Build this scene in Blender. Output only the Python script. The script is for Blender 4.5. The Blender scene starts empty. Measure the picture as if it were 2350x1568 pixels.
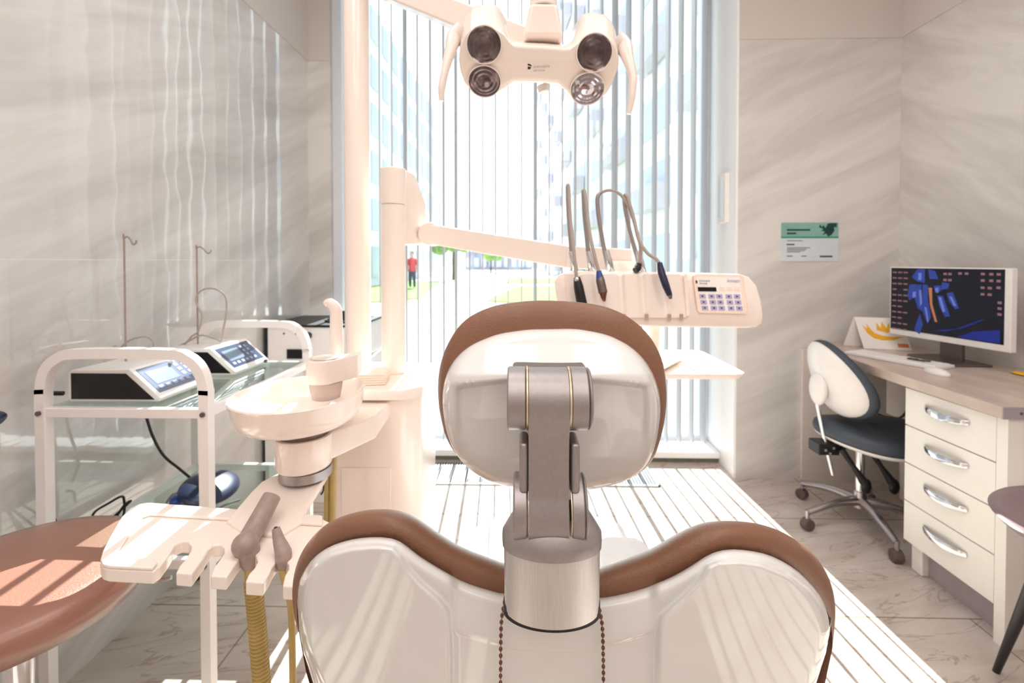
import bpy, bmesh, math, random
from mathutils import Vector, Matrix, Euler
random.seed(7)
R = math.radians
PI = math.pi
scene = bpy.context.scene
COL = scene.collection

# ------------------------------------------------------------------ camera
W, H, F = 2350.0, 1568.0, 1060.0
PITCH, YAW = R(1.0), math.atan(25.0 / F)
HOR = 600.0
PPY = HOR + F * math.tan(PITCH)
CAM = Vector((0, 0, 1.2))
cd = bpy.data.cameras.new('camera')
cam = bpy.data.objects.new('camera', cd)
COL.objects.link(cam)
cam.location = CAM
cam.rotation_euler = (PI / 2 - PITCH, 0, YAW)
cd.sensor_width = 36.0
cd.lens = 36.0 * F / W
cd.shift_y = (PPY - H / 2) / W
cd.clip_start = 0.02
cd.clip_end = 400
cd.dof.use_dof = True
cd.dof.focus_distance = 0.56
cd.dof.aperture_fstop = 6.0
scene.camera = cam
MROT = Euler((PI / 2 - PITCH, 0, YAW)).to_matrix()

# ------------------------------------------------------------------ exposure, world, sun, added ceiling fill lights
scene.view_settings.view_transform = 'Standard'
scene.view_settings.look = 'None'
scene.view_settings.gamma = 1.0
scene.view_settings.use_curve_mapping = False
scene.view_settings.exposure = 0.07
cy = scene.cycles
cy.max_bounces = 8
cy.diffuse_bounces = 4
cy.glossy_bounces = 4
cy.transmission_bounces = 6
cy.transparent_max_bounces = 12
cy.sample_clamp_indirect = 6.0
cy.caustics_reflective = False
cy.caustics_refractive = False
cy.use_denoising = True
cy.use_adaptive_sampling = True
cy.adaptive_threshold = 0.02
world = bpy.data.worlds.new('sky')
scene.world = world
world.use_nodes = True
bg = world.node_tree.nodes['Background']
bg.inputs[0].default_value = (0.87, 0.93, 1.0, 1)
bg.inputs[1].default_value = 2.3
sd = bpy.data.lights.new('sun', 'SUN')
sd.energy = 16.0
sd.angle = R(0.2)
sd.color = (1.0, 0.98, 0.965)
sun = bpy.data.objects.new('sun', sd)
COL.objects.link(sun)
SUNV = Vector((0.05, -1.0, -0.9)).normalized()      # the way the light travels
sun.rotation_euler = SUNV.to_track_quat('-Z', 'Y').to_euler()
sun.location = (-1, 14, 14)


def area(name, loc, sx, sy, power, color, rot=(0, 0, 0)):
    ld = bpy.data.lights.new(name, 'AREA')
    ld.shape = 'RECTANGLE'
    ld.size, ld.size_y = sx, sy
    ld.energy = power
    ld.color = color
    o = bpy.data.objects.new(name, ld)
    o.location = loc
    o.rotation_euler = rot
    COL.objects.link(o)
    return o


CEIL = 3.05
WARM = (1.0, 0.95, 0.92)
FILL_LIGHTS = [(-0.55, -1.95), (0.95, -1.95), (-0.55, -0.55), (0.95, -0.55), (-0.55, 0.9), (0.95, 0.9)]
for lx, ly in FILL_LIGHTS:
    area('ceiling_fill_light', (lx, ly, CEIL - 0.035), 0.98, 0.98, 12, WARM)  # unseen area lights added to brighten the room from above


# ------------------------------------------------------------------ pixel helpers (trace an outline at its own distance)
def ray(px, py):
    d = Vector(((px - W / 2) / F, -(py - PPY) / F, -1.0))
    return MROT @ d


def P(px, py, Y):
    d = ray(px, py)
    return CAM + d * (Y / d.y)


def PZ(px, py, z):
    d = ray(px, py)
    return CAM + d * ((z - CAM.z) / d.z)


def PX(px, py, X):
    d = ray(px, py)
    return CAM + d * (X / d.x)


def sm(a, b, x):
    t = max(0.0, min(1.0, (x - a) / (b - a)))
    return t * t * (3 - 2 * t)


def lerp(a, b, t):
    return a + (b - a) * t


def interp(pts, x):
    if x <= pts[0][0]:
        return pts[0][1]
    for (a, b), (c, d) in zip(pts, pts[1:]):
        if x <= c:
            return b + (d - b) * (x - a) / (c - a)
    return pts[-1][1]


# ------------------------------------------------------------------ materials
def lin(c):
    return tuple((v / 12.92 if v <= 0.04045 else ((v + 0.055) / 1.055) ** 2.4) for v in c)


def rgb(r, g, b):
    return lin((r / 255.0, g / 255.0, b / 255.0))


def mat(name, color, rough=0.5, metal=0.0, var=0.04, scale=30.0, bump=0.0, coat=0.0, emis=None, estr=0.0,
        stretch=None, trans=0.0, ior=1.45, spec=0.5, bscale=None):
    m = bpy.data.materials.new(name)
    m.use_nodes = True
    nt = m.node_tree
    b = nt.nodes['Principled BSDF']
    tc = nt.nodes.new('ShaderNodeTexCoord')
    mp = nt.nodes.new('ShaderNodeMapping')
    nt.links.new(tc.outputs['Object'], mp.inputs['Vector'])
    if stretch:
        mp.inputs['Scale'].default_value = stretch
    nz = nt.nodes.new('ShaderNodeTexNoise')
    nz.inputs['Scale'].default_value = scale
    nz.inputs['Detail'].default_value = 3
    nt.links.new(mp.outputs[0], nz.inputs['Vector'])
    rp = nt.nodes.new('ShaderNodeValToRGB')
    c = color
    rp.color_ramp.elements[0].position = 0.3
    rp.color_ramp.elements[1].position = 0.7
    rp.color_ramp.elements[0].color = (c[0] * (1 - var), c[1] * (1 - var), c[2] * (1 - var), 1)
    rp.color_ramp.elements[1].color = (min(1, c[0] * (1 + var)), min(1, c[1] * (1 + var)), min(1, c[2] * (1 + var)), 1)
    nt.links.new(nz.outputs['Fac'], rp.inputs[0])
    nt.links.new(rp.outputs[0], b.inputs['Base Color'])
    b.inputs['Roughness'].default_value = rough
    b.inputs['Metallic'].default_value = metal
    b.inputs['IOR'].default_value = ior
    b.inputs['Specular IOR Level'].default_value = spec
    b.inputs['Transmission Weight'].default_value = trans
    if coat:
        b.inputs['Coat Weight'].default_value = coat
        b.inputs['Coat Roughness'].default_value = 0.04
    if emis:
        b.inputs['Emission Color'].default_value = (*emis, 1)
        b.inputs['Emission Strength'].default_value = estr
    if bump:
        n2 = nz
        if bscale:
            n2 = nt.nodes.new('ShaderNodeTexNoise')
            n2.inputs['Scale'].default_value = bscale
            n2.inputs['Detail'].default_value = 2
            nt.links.new(mp.outputs[0], n2.inputs['Vector'])
        bp = nt.nodes.new('ShaderNodeBump')
        bp.inputs['Strength'].default_value = bump
        bp.inputs['Distance'].default_value = 0.002
        nt.links.new(n2.outputs['Fac'], bp.inputs['Height'])
        nt.links.new(bp.outputs[0], b.inputs['Normal'])
    return m


def leather(name, color, coat=0.25):
    m = mat(name, color, rough=0.40, var=0.05, scale=8, coat=coat)
    m.node_tree.nodes['Principled BSDF'].inputs['Coat Roughness'].default_value = 0.28
    nt = m.node_tree
    b = nt.nodes['Principled BSDF']
    tc = [n for n in nt.nodes if n.type == 'TEX_COORD'][0]
    vo = nt.nodes.new('ShaderNodeTexVoronoi')
    vo.inputs['Scale'].default_value = 520
    vo.feature = 'DISTANCE_TO_EDGE'
    nt.links.new(tc.outputs['Object'], vo.inputs['Vector'])
    nz = nt.nodes.new('ShaderNodeTexNoise')
    nz.inputs['Scale'].default_value = 260
    nt.links.new(tc.outputs['Object'], nz.inputs['Vector'])
    ad = nt.nodes.new('ShaderNodeMath')
    ad.operation = 'ADD'
    nt.links.new(vo.outputs['Distance'], ad.inputs[0])
    nt.links.new(nz.outputs['Fac'], ad.inputs[1])
    bp = nt.nodes.new('ShaderNodeBump')
    bp.inputs['Strength'].default_value = 0.8
    bp.inputs['Distance'].default_value = 0.0007
    nt.links.new(ad.outputs[0], bp.inputs['Height'])
    nt.links.new(bp.outputs[0], b.inputs['Normal'])
    return m


def stone(name, ca, cb, axis, angle, scale=1.0, rough=0.16, seam_z=None, wob=0.02, vein=None):
    m = bpy.data.materials.new(name)
    m.use_nodes = True
    nt = m.node_tree
    b = nt.nodes['Principled BSDF']
    tc = nt.nodes.new('ShaderNodeTexCoord')
    r1 = nt.nodes.new('ShaderNodeMapping')
    r1.vector_type = 'POINT'
    rot = [0, 0, 0]
    rot[axis] = angle
    r1.inputs['Rotation'].default_value = rot
    nt.links.new(tc.outputs['Object'], r1.inputs['Vector'])
    mp = nt.nodes.new('ShaderNodeMapping')
    # after the turn the veins run along the horizontal axis of the slab; squeeze across it
    sc = [0.55, 0.55, 3.4] if axis != 2 else [0.7, 2.6, 1.0]
    mp.inputs['Scale'].default_value = [v * scale for v in sc]
    nt.links.new(r1.outputs[0], mp.inputs['Vector'])
    nz = nt.nodes.new('ShaderNodeTexNoise')
    nz.inputs['Scale'].default_value = 1.6
    nz.inputs['Detail'].default_value = 8
    nz.inputs['Roughness'].default_value = 0.62
    nz.inputs['Distortion'].default_value = 0.5
    nt.links.new(mp.outputs[0], nz.inputs['Vector'])
    rp = nt.nodes.new('ShaderNodeValToRGB')
    e = rp.color_ramp.elements
    e[0].position, e[0].color = 0.33, (*cb, 1)
    e[1].position, e[1].color = 0.62, (*ca, 1)
    nt.links.new(nz.outputs['Fac'], rp.inputs[0])
    out = rp.outputs[0]
    if vein:
        n2 = nt.nodes.new('ShaderNodeTexNoise')
        n2.inputs['Scale'].default_value = 2.3
        n2.inputs['Detail'].default_value = 5
        n2.inputs['Distortion'].default_value = 1.6
        nt.links.new(mp.outputs[0], n2.inputs['Vector'])
        rv = nt.nodes.new('ShaderNodeValToRGB')
        ev = rv.color_ramp.elements
        ev[0].position, ev[0].color = 0.485, (0, 0, 0, 1)
        ev[1].position, ev[1].color = 0.515, (0, 0, 0, 1)
        em = ev.new(0.5)
        em.color = (1, 1, 1, 1)
        nt.links.new(n2.outputs['Fac'], rv.inputs[0])
        mx = nt.nodes.new('ShaderNodeMix')
        mx.data_type = 'RGBA'
        mu = nt.nodes.new('ShaderNodeMath')
        mu.operation = 'MULTIPLY'
        mu.inputs[1].default_value = 0.55
        nt.links.new(rv.outputs[0], mu.inputs[0])
        nt.links.new(mu.outputs[0], mx.inputs[0])
        nt.links.new(out, mx.inputs[6])
        mx.inputs[7].default_value = (*vein, 1)
        out = mx.outputs[2]
    if seam_z is not None:
        sp = nt.nodes.new('ShaderNodeSeparateXYZ')
        nt.links.new(tc.outputs['Object'], sp.inputs[0])
        s = nt.nodes.new('ShaderNodeMath')
        s.operation = 'SUBTRACT'
        s.inputs[1].default_value = seam_z
        nt.links.new(sp.outputs[2], s.inputs[0])
        a = nt.nodes.new('ShaderNodeMath')
        a.operation = 'ABSOLUTE'
        nt.links.new(s.outputs[0], a.inputs[0])
        l = nt.nodes.new('ShaderNodeMath')
        l.operation = 'LESS_THAN'
        l.inputs[1].default_value = 0.0015
        nt.links.new(a.outputs[0], l.inputs[0])
        mx = nt.nodes.new('ShaderNodeMix')
        mx.data_type = 'RGBA'
        nt.links.new(l.outputs[0], mx.inputs[0])
        nt.links.new(out, mx.inputs[6])
        mx.inputs[7].default_value = (0.74, 0.71, 0.68, 1)
        out = mx.outputs[2]
    nt.links.new(out, b.inputs['Base Color'])
    b.inputs['Roughness'].default_value = rough
    if rough < 0.1:
        b.inputs['Coat Weight'].default_value = 1.0
        b.inputs['Coat Roughness'].default_value = 0.02
        b.inputs['Coat IOR'].default_value = 1.6
    if wob:
        n3 = nt.nodes.new('ShaderNodeTexNoise')
        n3.inputs['Scale'].default_value = 5.0
        n3.inputs['Detail'].default_value = 1
        nt.links.new(tc.outputs['Object'], n3.inputs['Vector'])
        bp = nt.nodes.new('ShaderNodeBump')
        bp.inputs['Strength'].default_value = wob
        bp.inputs['Distance'].default_value = 0.05
        nt.links.new(n3.outputs['Fac'], bp.inputs['Height'])
        nt.links.new(bp.outputs[0], b.inputs['Normal'])
        nt.links.new(bp.outputs[0], b.inputs['Coat Normal'])
    return m


def glass(name, tint=(0.93, 0.98, 0.97), refl=0.10, rough=0.0):
    m = bpy.data.materials.new(name)
    m.use_nodes = True
    nt = m.node_tree
    nt.nodes.clear()
    o = nt.nodes.new('ShaderNodeOutputMaterial')
    t = nt.nodes.new('ShaderNodeBsdfTransparent')
    t.inputs[0].default_value = (*tint, 1)
    g = nt.nodes.new('ShaderNodeBsdfGlossy')
    g.inputs['Roughness'].default_value = rough
    fr = nt.nodes.new('ShaderNodeLayerWeight')
    fr.inputs[0].default_value = 0.5
    pw = nt.nodes.new('ShaderNodeMath')
    pw.operation = 'POWER'
    pw.inputs[1].default_value = 4.0
    nt.links.new(fr.outputs['Facing'], pw.inputs[0])
    mu = nt.nodes.new('ShaderNodeMath')
    mu.operation = 'MULTIPLY_ADD'
    mu.inputs[1].default_value = 0.8
    mu.inputs[2].default_value = refl * 0.4
    nt.links.new(pw.outputs[0], mu.inputs[0])
    mu.use_clamp = True
    mx = nt.nodes.new('ShaderNodeMixShader')
    nt.links.new(mu.outputs[0], mx.inputs[0])
    nt.links.new(t.outputs[0], mx.inputs[1])
    nt.links.new(g.outputs[0], mx.inputs[2])
    nt.links.new(mx.outputs[0], o.inputs[0])
    return m


M = {}
PLC = rgb(250, 238, 228)
M['plastic'] = mat('glossy cream plastic', rgb(246, 232, 223), rough=0.22, var=0.01, coat=0.4)
M['shell'] = mat('glossy white shell', rgb(230, 228, 226), rough=0.07, var=0.01, coat=0.0)
M['leather'] = leather('brown leather', rgb(132, 90, 66))
M['stool_leather'] = leather('smooth brown leather', rgb(150, 100, 82), coat=1.0)
M['satin'] = mat('satin metal', rgb(168, 162, 162), rough=0.4, metal=0.8, var=0.04, bump=0.05, scale=200)
M['darksatin'] = mat('dark satin metal', rgb(120, 108, 104), rough=0.42, metal=0.8, var=0.05)
M['brushed'] = mat('brushed metal', rgb(212, 208, 206), rough=0.34, metal=0.75, var=0.07, scale=60, stretch=(25, 25, 0.4), bump=0.12)
M['chrome'] = mat('chrome', rgb(225, 225, 228), rough=0.12, metal=1.0, var=0.01)
M['black'] = mat('black plastic', rgb(22, 20, 24), rough=0.4, var=0.1)
M['blackgloss'] = mat('glossy black', rgb(18, 16, 20), rough=0.12, var=0.1)
M['whitemetal'] = mat('white painted metal', rgb(240, 234, 232), rough=0.3, var=0.01)
M['whitebox'] = mat('white casing', rgb(236, 232, 230), rough=0.35, var=0.02)
M['hose'] = mat('yellow hose', rgb(180, 155, 95), rough=0.4, var=0.08)
M['greyhose'] = mat('grey beige hose', rgb(172, 160, 152), rough=0.35, var=0.04)
M['suction'] = mat('grey brown suction tip', rgb(158, 138, 132), rough=0.35, var=0.1, scale=90)
M['lens'] = mat('dark lamp reflector', rgb(112, 100, 102), rough=0.18, metal=0.9, var=0.35, scale=30)
M['ring'] = mat('dark seam', rgb(30, 26, 26), rough=0.5)
M['gold'] = mat('pale brass ring', rgb(230, 215, 190), rough=0.25, metal=0.7)
M['bead'] = mat('brown metal bead', rgb(120, 84, 72), rough=0.2, metal=0.9, var=0.1)
M['plaster'] = mat('painted plaster', rgb(208, 200, 195), rough=0.7, var=0.015, scale=3)
M['ceiling'] = mat('white ceiling paint', rgb(235, 228, 222), rough=0.8, var=0.01)
M['backwall'] = mat('pale painted wall', rgb(222, 212, 204), rough=0.7, var=0.02)
CA, CB = rgb(220, 216, 213), rgb(192, 187, 183)
M['stone_x'] = stone('veined stone slab, side wall', CA, CB, 0, R(-24), seam_z=1.205, rough=0.04, wob=0.03)
M['stone_rx'] = stone('veined stone slab, desk wall', CA, CB, 0, R(-30), rough=0.22, wob=0.0)
M['stone_y'] = stone('veined stone slab, window wall', CA, CB, 1, R(26), rough=0.24, wob=0.0)
M['wood'] = stone('pale oak laminate', rgb(208, 190, 178), rgb(184, 164, 152), 2, R(90), scale=3.0, rough=0.3, wob=0)
M['cabinet'] = mat('cream cabinet board', rgb(240, 235, 228), rough=0.35, var=0.01)
M['greyboard'] = mat('grey edge board', rgb(165, 155, 158), rough=0.4, var=0.03)
M['blind'] = mat('grey blind slat', rgb(178, 178, 184), rough=0.6, var=0.03)
M['frame'] = mat('grey window frame', rgb(214, 218, 226), rough=0.4, var=0.01)
M['reveal'] = mat('white window reveal', rgb(248, 247, 248), rough=0.4, var=0.01)
M['sill'] = mat('white sill', rgb(240, 240, 240), rough=0.3, var=0.01)
M['riser'] = mat('olive grey threshold', rgb(120, 120, 105), rough=0.5, var=0.1)
M['grille'] = mat('aluminium grille', rgb(200, 200, 204), rough=0.3, metal=0.6)
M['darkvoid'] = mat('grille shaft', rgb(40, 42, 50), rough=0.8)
M['glass'] = glass('window glass')
M['shelfglass'] = glass('greenish shelf glass', tint=(0.86, 0.95, 0.93), refl=0.14)
M['navy'] = mat('navy plastic', rgb(34, 36, 66), rough=0.3, var=0.08)
M['blueplastic'] = mat('blue plastic', rgb(44, 74, 150), rough=0.3)
M['seatcloth'] = mat('slate upholstery', rgb(66, 74, 84), rough=0.55, var=0.06, scale=80, bump=0.1)
M['caster'] = mat('brown caster wheel', rgb(92, 74, 74), rough=0.45, var=0.06)
M['alu'] = mat('polished aluminium', rgb(180, 172, 172), rough=0.22, metal=0.95, var=0.03)
M['paper'] = mat('white paper', rgb(245, 240, 236), rough=0.6, var=0.01)
M['pad'] = mat('cream cotton pad', rgb(246, 228, 212), rough=0.85, var=0.02)
M['frost'] = mat('frosted plastic', rgb(236, 214, 204), rough=0.45, var=0.01, trans=0.55)
M['mauve'] = mat('mauve shell plastic', rgb(128, 108, 112), rough=0.4, var=0.03)
M['screenblue'] = mat('lcd', rgb(120, 136, 156), rough=0.18, var=0.05, scale=12)
M['lcddark'] = mat('lcd surround', rgb(70, 78, 104), rough=0.1, var=0.05)
M['lcdmid'] = mat('grey blue panel', rgb(112, 118, 142), rough=0.14, var=0.03)
M['button'] = mat('pale button', rgb(150, 156, 182), rough=0.3)
M['key'] = mat('lavender key', rgb(178, 172, 206), rough=0.4, var=0.04, scale=300)
M['keymark'] = mat('dark key symbol', rgb(70, 66, 110), rough=0.5)
M['keypad'] = mat('peach panel', rgb(248, 224, 208), rough=0.35, var=0.01)


# ------------------------------------------------------------------ mesh builder
def origin(o):
    v = Vector((0, 0, 0))
    while o:
        v += o.location
        o = o.parent
    return v


class MB:
    def __init__(self):
        self.v, self.f = [], []

    def add(self, vs, fs):
        n = len(self.v)
        self.v += [Vector(a) for a in vs]
        self.f += [tuple(i + n for i in f) for f in fs]
        return self

    def box(self, lo, hi, rot=None, piv=None):
        x0, y0, z0 = lo
        x1, y1, z1 = hi
        vs = [Vector(p) for p in ((x0, y0, z0), (x1, y0, z0), (x1, y1, z0), (x0, y1, z0), (x0, y0, z1), (x1, y0, z1), (x1, y1, z1), (x0, y1, z1))]
        if rot is not None:
            piv = Vector(piv) if piv is not None else (Vector(lo) + Vector(hi)) / 2
            vs = [piv + rot @ (p - piv) for p in vs]
        return self.add(vs, [(0, 3, 2, 1), (4, 5, 6, 7), (0, 1, 5, 4), (1, 2, 6, 5), (2, 3, 7, 6), (3, 0, 4, 7)])

    def beam(self, a, b, w, h, up=Vector((0, 0, 1)), w2=None, h2=None):
        a, b = Vector(a), Vector(b)
        d = (b - a).normalized()
        s = d.cross(up).normalized()
        u = s.cross(d).normalized()
        w2, h2 = w2 or w, h2 or h
        vs = []
        for p, ww, hh in ((a, w, h), (b, w2, h2)):
            for i, j in ((-1, -1), (1, -1), (1, 1), (-1, 1)):
                vs.append(p + s * ww / 2 * i + u * hh / 2 * j)
        return self.add(vs, [(3, 2, 1, 0), (4, 5, 6, 7), (0, 1, 5, 4), (1, 2, 6, 5), (2, 3, 7, 6), (3, 0, 4, 7)])

    def loft(self, loops, closed=True, cap0=True, cap1=True):
        n = len(loops[0])
        base = len(self.v)
        for l in loops:
            self.v += [Vector(p) for p in l]
        for k in range(len(loops) - 1):
            for i in range(n if closed else n - 1):
                j = (i + 1) % n
                a = base + k * n
                self.f.append((a + i, a + j, a + n + j, a + n + i))
        if closed and cap0:
            self.f.append(tuple(base + i for i in reversed(range(n))))
        if closed and cap1:
            e = base + (len(loops) - 1) * n
            self.f.append(tuple(e + i for i in range(n)))
        return self

    def ring(self, c, r, u, w, n=24, r2=None):
        r2 = r2 or r
        return [c + u * r * math.cos(2 * PI * i / n) + w * r2 * math.sin(2 * PI * i / n) for i in range(n)]

    def cyl(self, a, b, r0, r1=None, n=28):
        a, b = Vector(a), Vector(b)
        r1 = r0 if r1 is None else r1
        d = (b - a).normalized()
        u = d.orthogonal().normalized()
        w = d.cross(u)
        return self.loft([self.ring(a, r0, u, w, n), self.ring(b, r1, u, w, n)])

    def tube(self, pts, r, n=12, radii=None, smooth=6, section=None):
        pts = [Vector(p) for p in pts]
        if smooth and len(pts) > 2:
            out, rr = [], []
            for i in range(len(pts) - 1):
                p0 = pts[max(i - 1, 0)]
                p1, p2 = pts[i], pts[i + 1]
                p3 = pts[min(i + 2, len(pts) - 1)]
                for k in range(smooth):
                    t = k / smooth
                    out.append(0.5 * ((2 * p1) + (p2 - p0) * t + (2 * p0 - 5 * p1 + 4 * p2 - p3) * t * t + (3 * p1 - p0 - 3 * p2 + p3) * t ** 3))
                    if radii:
                        rr.append(lerp(radii[i], radii[i + 1], t))
            out.append(pts[-1])
            if radii:
                rr.append(radii[-1])
                radii = rr
            pts = out
        loops = []
        d = (pts[1] - pts[0]).normalized()
        u = d.orthogonal().normalized()
        if section:
            u = Vector(section).normalized()
        for i, p in enumerate(pts):
            t = (pts[min(i + 1, len(pts) - 1)] - pts[max(i - 1, 0)]).normalized()
            u = (u - t * u.dot(t)).normalized()
            w = t.cross(u)
            q = radii[i] if radii else r
            if n == 4:
                loops.append([p + (u * a + w * b) * q for a, b in ((1, 1), (-1, 1), (-1, -1), (1, -1))])
            else:
                loops.append(self.ring(p, q, u, w, n))
        return self.loft(loops)

    def lathe(self, prof, c, n=48, axis=Vector((0, 0, 1)), sx=1.0, sy=1.0):
        c = Vector(c)
        axis = Vector(axis).normalized()
        u = Vector((1, 0, 0)) if abs(axis.z) > 0.99 else axis.orthogonal().normalized()
        w = axis.cross(u)
        loops = [self.ring(c + axis * z, max(r, 1e-4) * sx, u, w, n, max(r, 1e-4) * sy) for r, z in prof]
        return self.loft(loops)

    def ell(self, c, rx, ry, rz, n=28, m=16, rot=None, e=1.0):
        c = Vector(c)
        loops = []
        for k in range(m + 1):
            a = -PI / 2 + PI * k / m
            cr, sr = max(math.cos(a), 1e-3) ** e, math.copysign(abs(math.sin(a)) ** e, math.sin(a))
            l = []
            for i in range(n):
                t = 2 * PI * i / n
                ct, st = math.cos(t), math.sin(t)
                p = Vector((rx * cr * math.copysign(abs(ct) ** e, ct), ry * cr * math.copysign(abs(st) ** e, st), rz * sr))
                l.append(c + (rot @ p if rot is not None else p))
            loops.append(l)
        return self.loft(loops)

    def prism(self, top, bottom):
        return self.loft([bottom, top])

    def grid(self, rows):
        return self.loft(rows, closed=False)

    def build(self, name, m, parent=None, bevel=0.0, smooth=True, ang=38, loc=None, seg=3, tri=False):
        if parent is not None:
            o0 = origin(parent)
        elif loc is not None:
            o0 = Vector(loc)
        else:
            xs = [p.x for p in self.v]
            ys = [p.y for p in self.v]
            zs = [p.z for p in self.v]
            o0 = Vector(((min(xs) + max(xs)) / 2, (min(ys) + max(ys)) / 2, min(zs)))
        me = bpy.data.meshes.new(name)
        me.from_pydata([tuple(p - o0) for p in self.v], [], self.f)
        bm = bmesh.new()
        bm.from_mesh(me)
        bmesh.ops.recalc_face_normals(bm, faces=bm.faces[:])
        if tri:
            bmesh.ops.triangulate(bm, faces=[f for f in bm.faces if len(f.verts) > 4])
        bm.to_mesh(me)
        bm.free()
        me.materials.append(m if not isinstance(m, str) else M[m])
        if smooth:
            me.polygons.foreach_set('use_smooth', [True] * len(me.polygons))
            me.set_sharp_from_angle(angle=R(ang))
        o = bpy.data.objects.new(name, me)
        COL.objects.link(o)
        if parent is not None:
            o.parent = parent
        else:
            o.location = o0
        if bevel:
            b = o.modifiers.new('bevel', 'BEVEL')
            b.width = bevel
            b.segments = seg
            b.limit_method = 'ANGLE'
            b.angle_limit = R(40)
            b.harden_normals = True
        return o


def empty(name, loc):
    o = bpy.data.objects.new(name, None)
    o.empty_display_size = 0.05
    o.location = loc
    COL.objects.link(o)
    return o


def tag(o, label, cat, group=None, kind=None):
    o['label'] = label
    o['category'] = cat
    if group:
        o['group'] = group
    if kind:
        o['kind'] = kind
    return o


def thing(name, loc, label, cat, group=None):
    return tag(empty(name, loc), label, cat, group)


def struct(o, label=None):
    o['kind'] = 'structure'
    if label:
        o['label'] = label
        o['category'] = 'structure'
    return o


def copy_tree(o, parent=None):
    c = o.copy()
    COL.objects.link(c)
    c.parent = parent
    for ch in list(o.children):
        copy_tree(ch, c)
    return c


def text(body, size, loc, rot, m, parent, name='lettering'):
    cu = bpy.data.curves.new('type', 'FONT')
    cu.body = body
    cu.size = size
    cu.extrude = 0.0002
    cu.resolution_u = 4
    tmp = bpy.data.objects.new('type', cu)
    COL.objects.link(tmp)
    me = bpy.data.meshes.new_from_object(tmp.evaluated_get(bpy.context.evaluated_depsgraph_get()))
    bpy.data.objects.remove(tmp)
    me.materials.clear()
    me.materials.append(M[m])
    o = bpy.data.objects.new(name, me)
    COL.objects.link(o)
    o.parent = parent
    o.location = Vector(loc) - origin(parent)
    o.rotation_euler = rot
    return o


def rrect(x0, y0, x1, y1, r, n=6):
    pts = []
    for cx, cyy, a0 in ((x1 - r, y1 - r, 0), (x0 + r, y1 - r, 90), (x0 + r, y0 + r, 180), (x1 - r, y0 + r, 270)):
        for k in range(n + 1):
            a = R(a0 + 90 * k / n)
            pts.append((cx + r * math.cos(a), cyy + r * math.sin(a)))
    return pts


# ------------------------------------------------------------------ room shell
XL, XR, YF, YW, YG, YB = -1.30, 2.05, 2.57, 2.78, 2.97, -2.6
STZ = 2.41
o = MB().box((XL - 0.2, YB - 0.2, -0.1), (XR + 0.2, YG + 0.1, 0.0)).build('floor', M['plastic'], smooth=False, loc=(0, 0, 0))
struct(o)
# floor tiles
fm = stone('beige marble floor tile', rgb(214, 203, 195), rgb(186, 171, 161), 2, R(-14), scale=1.3, rough=0.2, wob=0.0, vein=rgb(150, 118, 100))
nt = fm.node_tree
b = nt.nodes['Principled BSDF']
tc = nt.nodes.new('ShaderNodeTexCoord')
mp = nt.nodes.new('ShaderNodeMapping')
mp.inputs['Location'].default_value = (0.3, 0.235, 0)
nt.links.new(tc.outputs['Object'], mp.inputs[0])
br = nt.nodes.new('ShaderNodeTexBrick')
br.inputs['Scale'].default_value = 1.0
br.inputs['Brick Width'].default_value = 1.2
br.inputs['Row Height'].default_value = 0.6
br.inputs['Mortar Size'].default_value = 0.003
br.inputs['Color1'].default_value = (1, 1, 1, 1)
br.inputs['Color2'].default_value = (0.94, 0.93, 0.92, 1)
br.inputs['Mortar'].default_value = (0.5, 0.42, 0.36, 1)
nt.links.new(mp.outputs[0], br.inputs['Vector'])
src = b.inputs['Base Color'].links[0].from_socket
mx = nt.nodes.new('ShaderNodeMix')
mx.data_type = 'RGBA'
mx.blend_type = 'MULTIPLY'
mx.inputs[0].default_value = 1.0
nt.links.new(src, mx.inputs[6])
nt.links.new(br.outputs['Color'], mx.inputs[7])
nt.links.new(mx.outputs[2], b.inputs['Base Color'])
o.data.materials[0] = fm

struct(MB().box((XL - 0.2, YB - 0.2, CEIL), (XR + 0.2, YG + 0.1, CEIL + 0.15)).build('ceiling', 'ceiling', smooth=False, loc=(0, 0, 0)))
struct(MB().box((XL - 0.15, YB, 0), (XL, YG + 0.08, STZ)).build('wall_left', 'stone_x', smooth=False, loc=(0, 0, 0)))
struct(MB().box((XL - 0.15, YB, STZ), (XL + 0.004, YG + 0.08, CEIL)).build('wall_left_upper', 'plaster', smooth=False, loc=(0, 0, 0)))
struct(MB().box((XR, YB, 0), (XR + 0.15, YG + 0.08, STZ)).build('wall_right', 'stone_rx', smooth=False, loc=(0, 0, 0)))
struct(MB().box((XR - 0.004, YB, STZ), (XR + 0.15, YG + 0.08, CEIL)).build('wall_right_upper', 'plaster', smooth=False, loc=(0, 0, 0)))
struct(MB().box((XL - 0.15, YB - 0.15, 0), (XR + 0.15, YB, CEIL)).build('wall_back', 'backwall', smooth=False, loc=(0, 0, 0)))
# far wall, right of the window: stone block with white reveal
WXR, WXL = 1.168, -1.165
struct(MB().box((WXR + 0.012, YF, 0), (XR, YG + 0.08, STZ)).build('wall_far_right', 'stone_y', smooth=False, loc=(0, 0, 0)))
struct(MB().box((WXR + 0.012, YF - 0.004, STZ), (XR, YG + 0.08, CEIL)).build('wall_far_right_upper', 'plaster', smooth=False, loc=(0, 0, 0)))
struct(MB().box((WXR, YF, 0), (WXR + 0.0119, YG + 0.08, CEIL)).build('trim_1', 'reveal', smooth=False, loc=(0, 0, 0)))
struct(MB().box((XL, YW, 0), (WXL - 0.001, YG + 0.08, STZ)).build('wall_far_left', 'stone_y', smooth=False, loc=(0, 0, 0)))
struct(MB().box((XL, YW - 0.004, STZ), (WXL - 0.001, YG + 0.08, CEIL)).build('wall_far_left_upper', 'plaster', smooth=False, loc=(0, 0, 0)))

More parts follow.
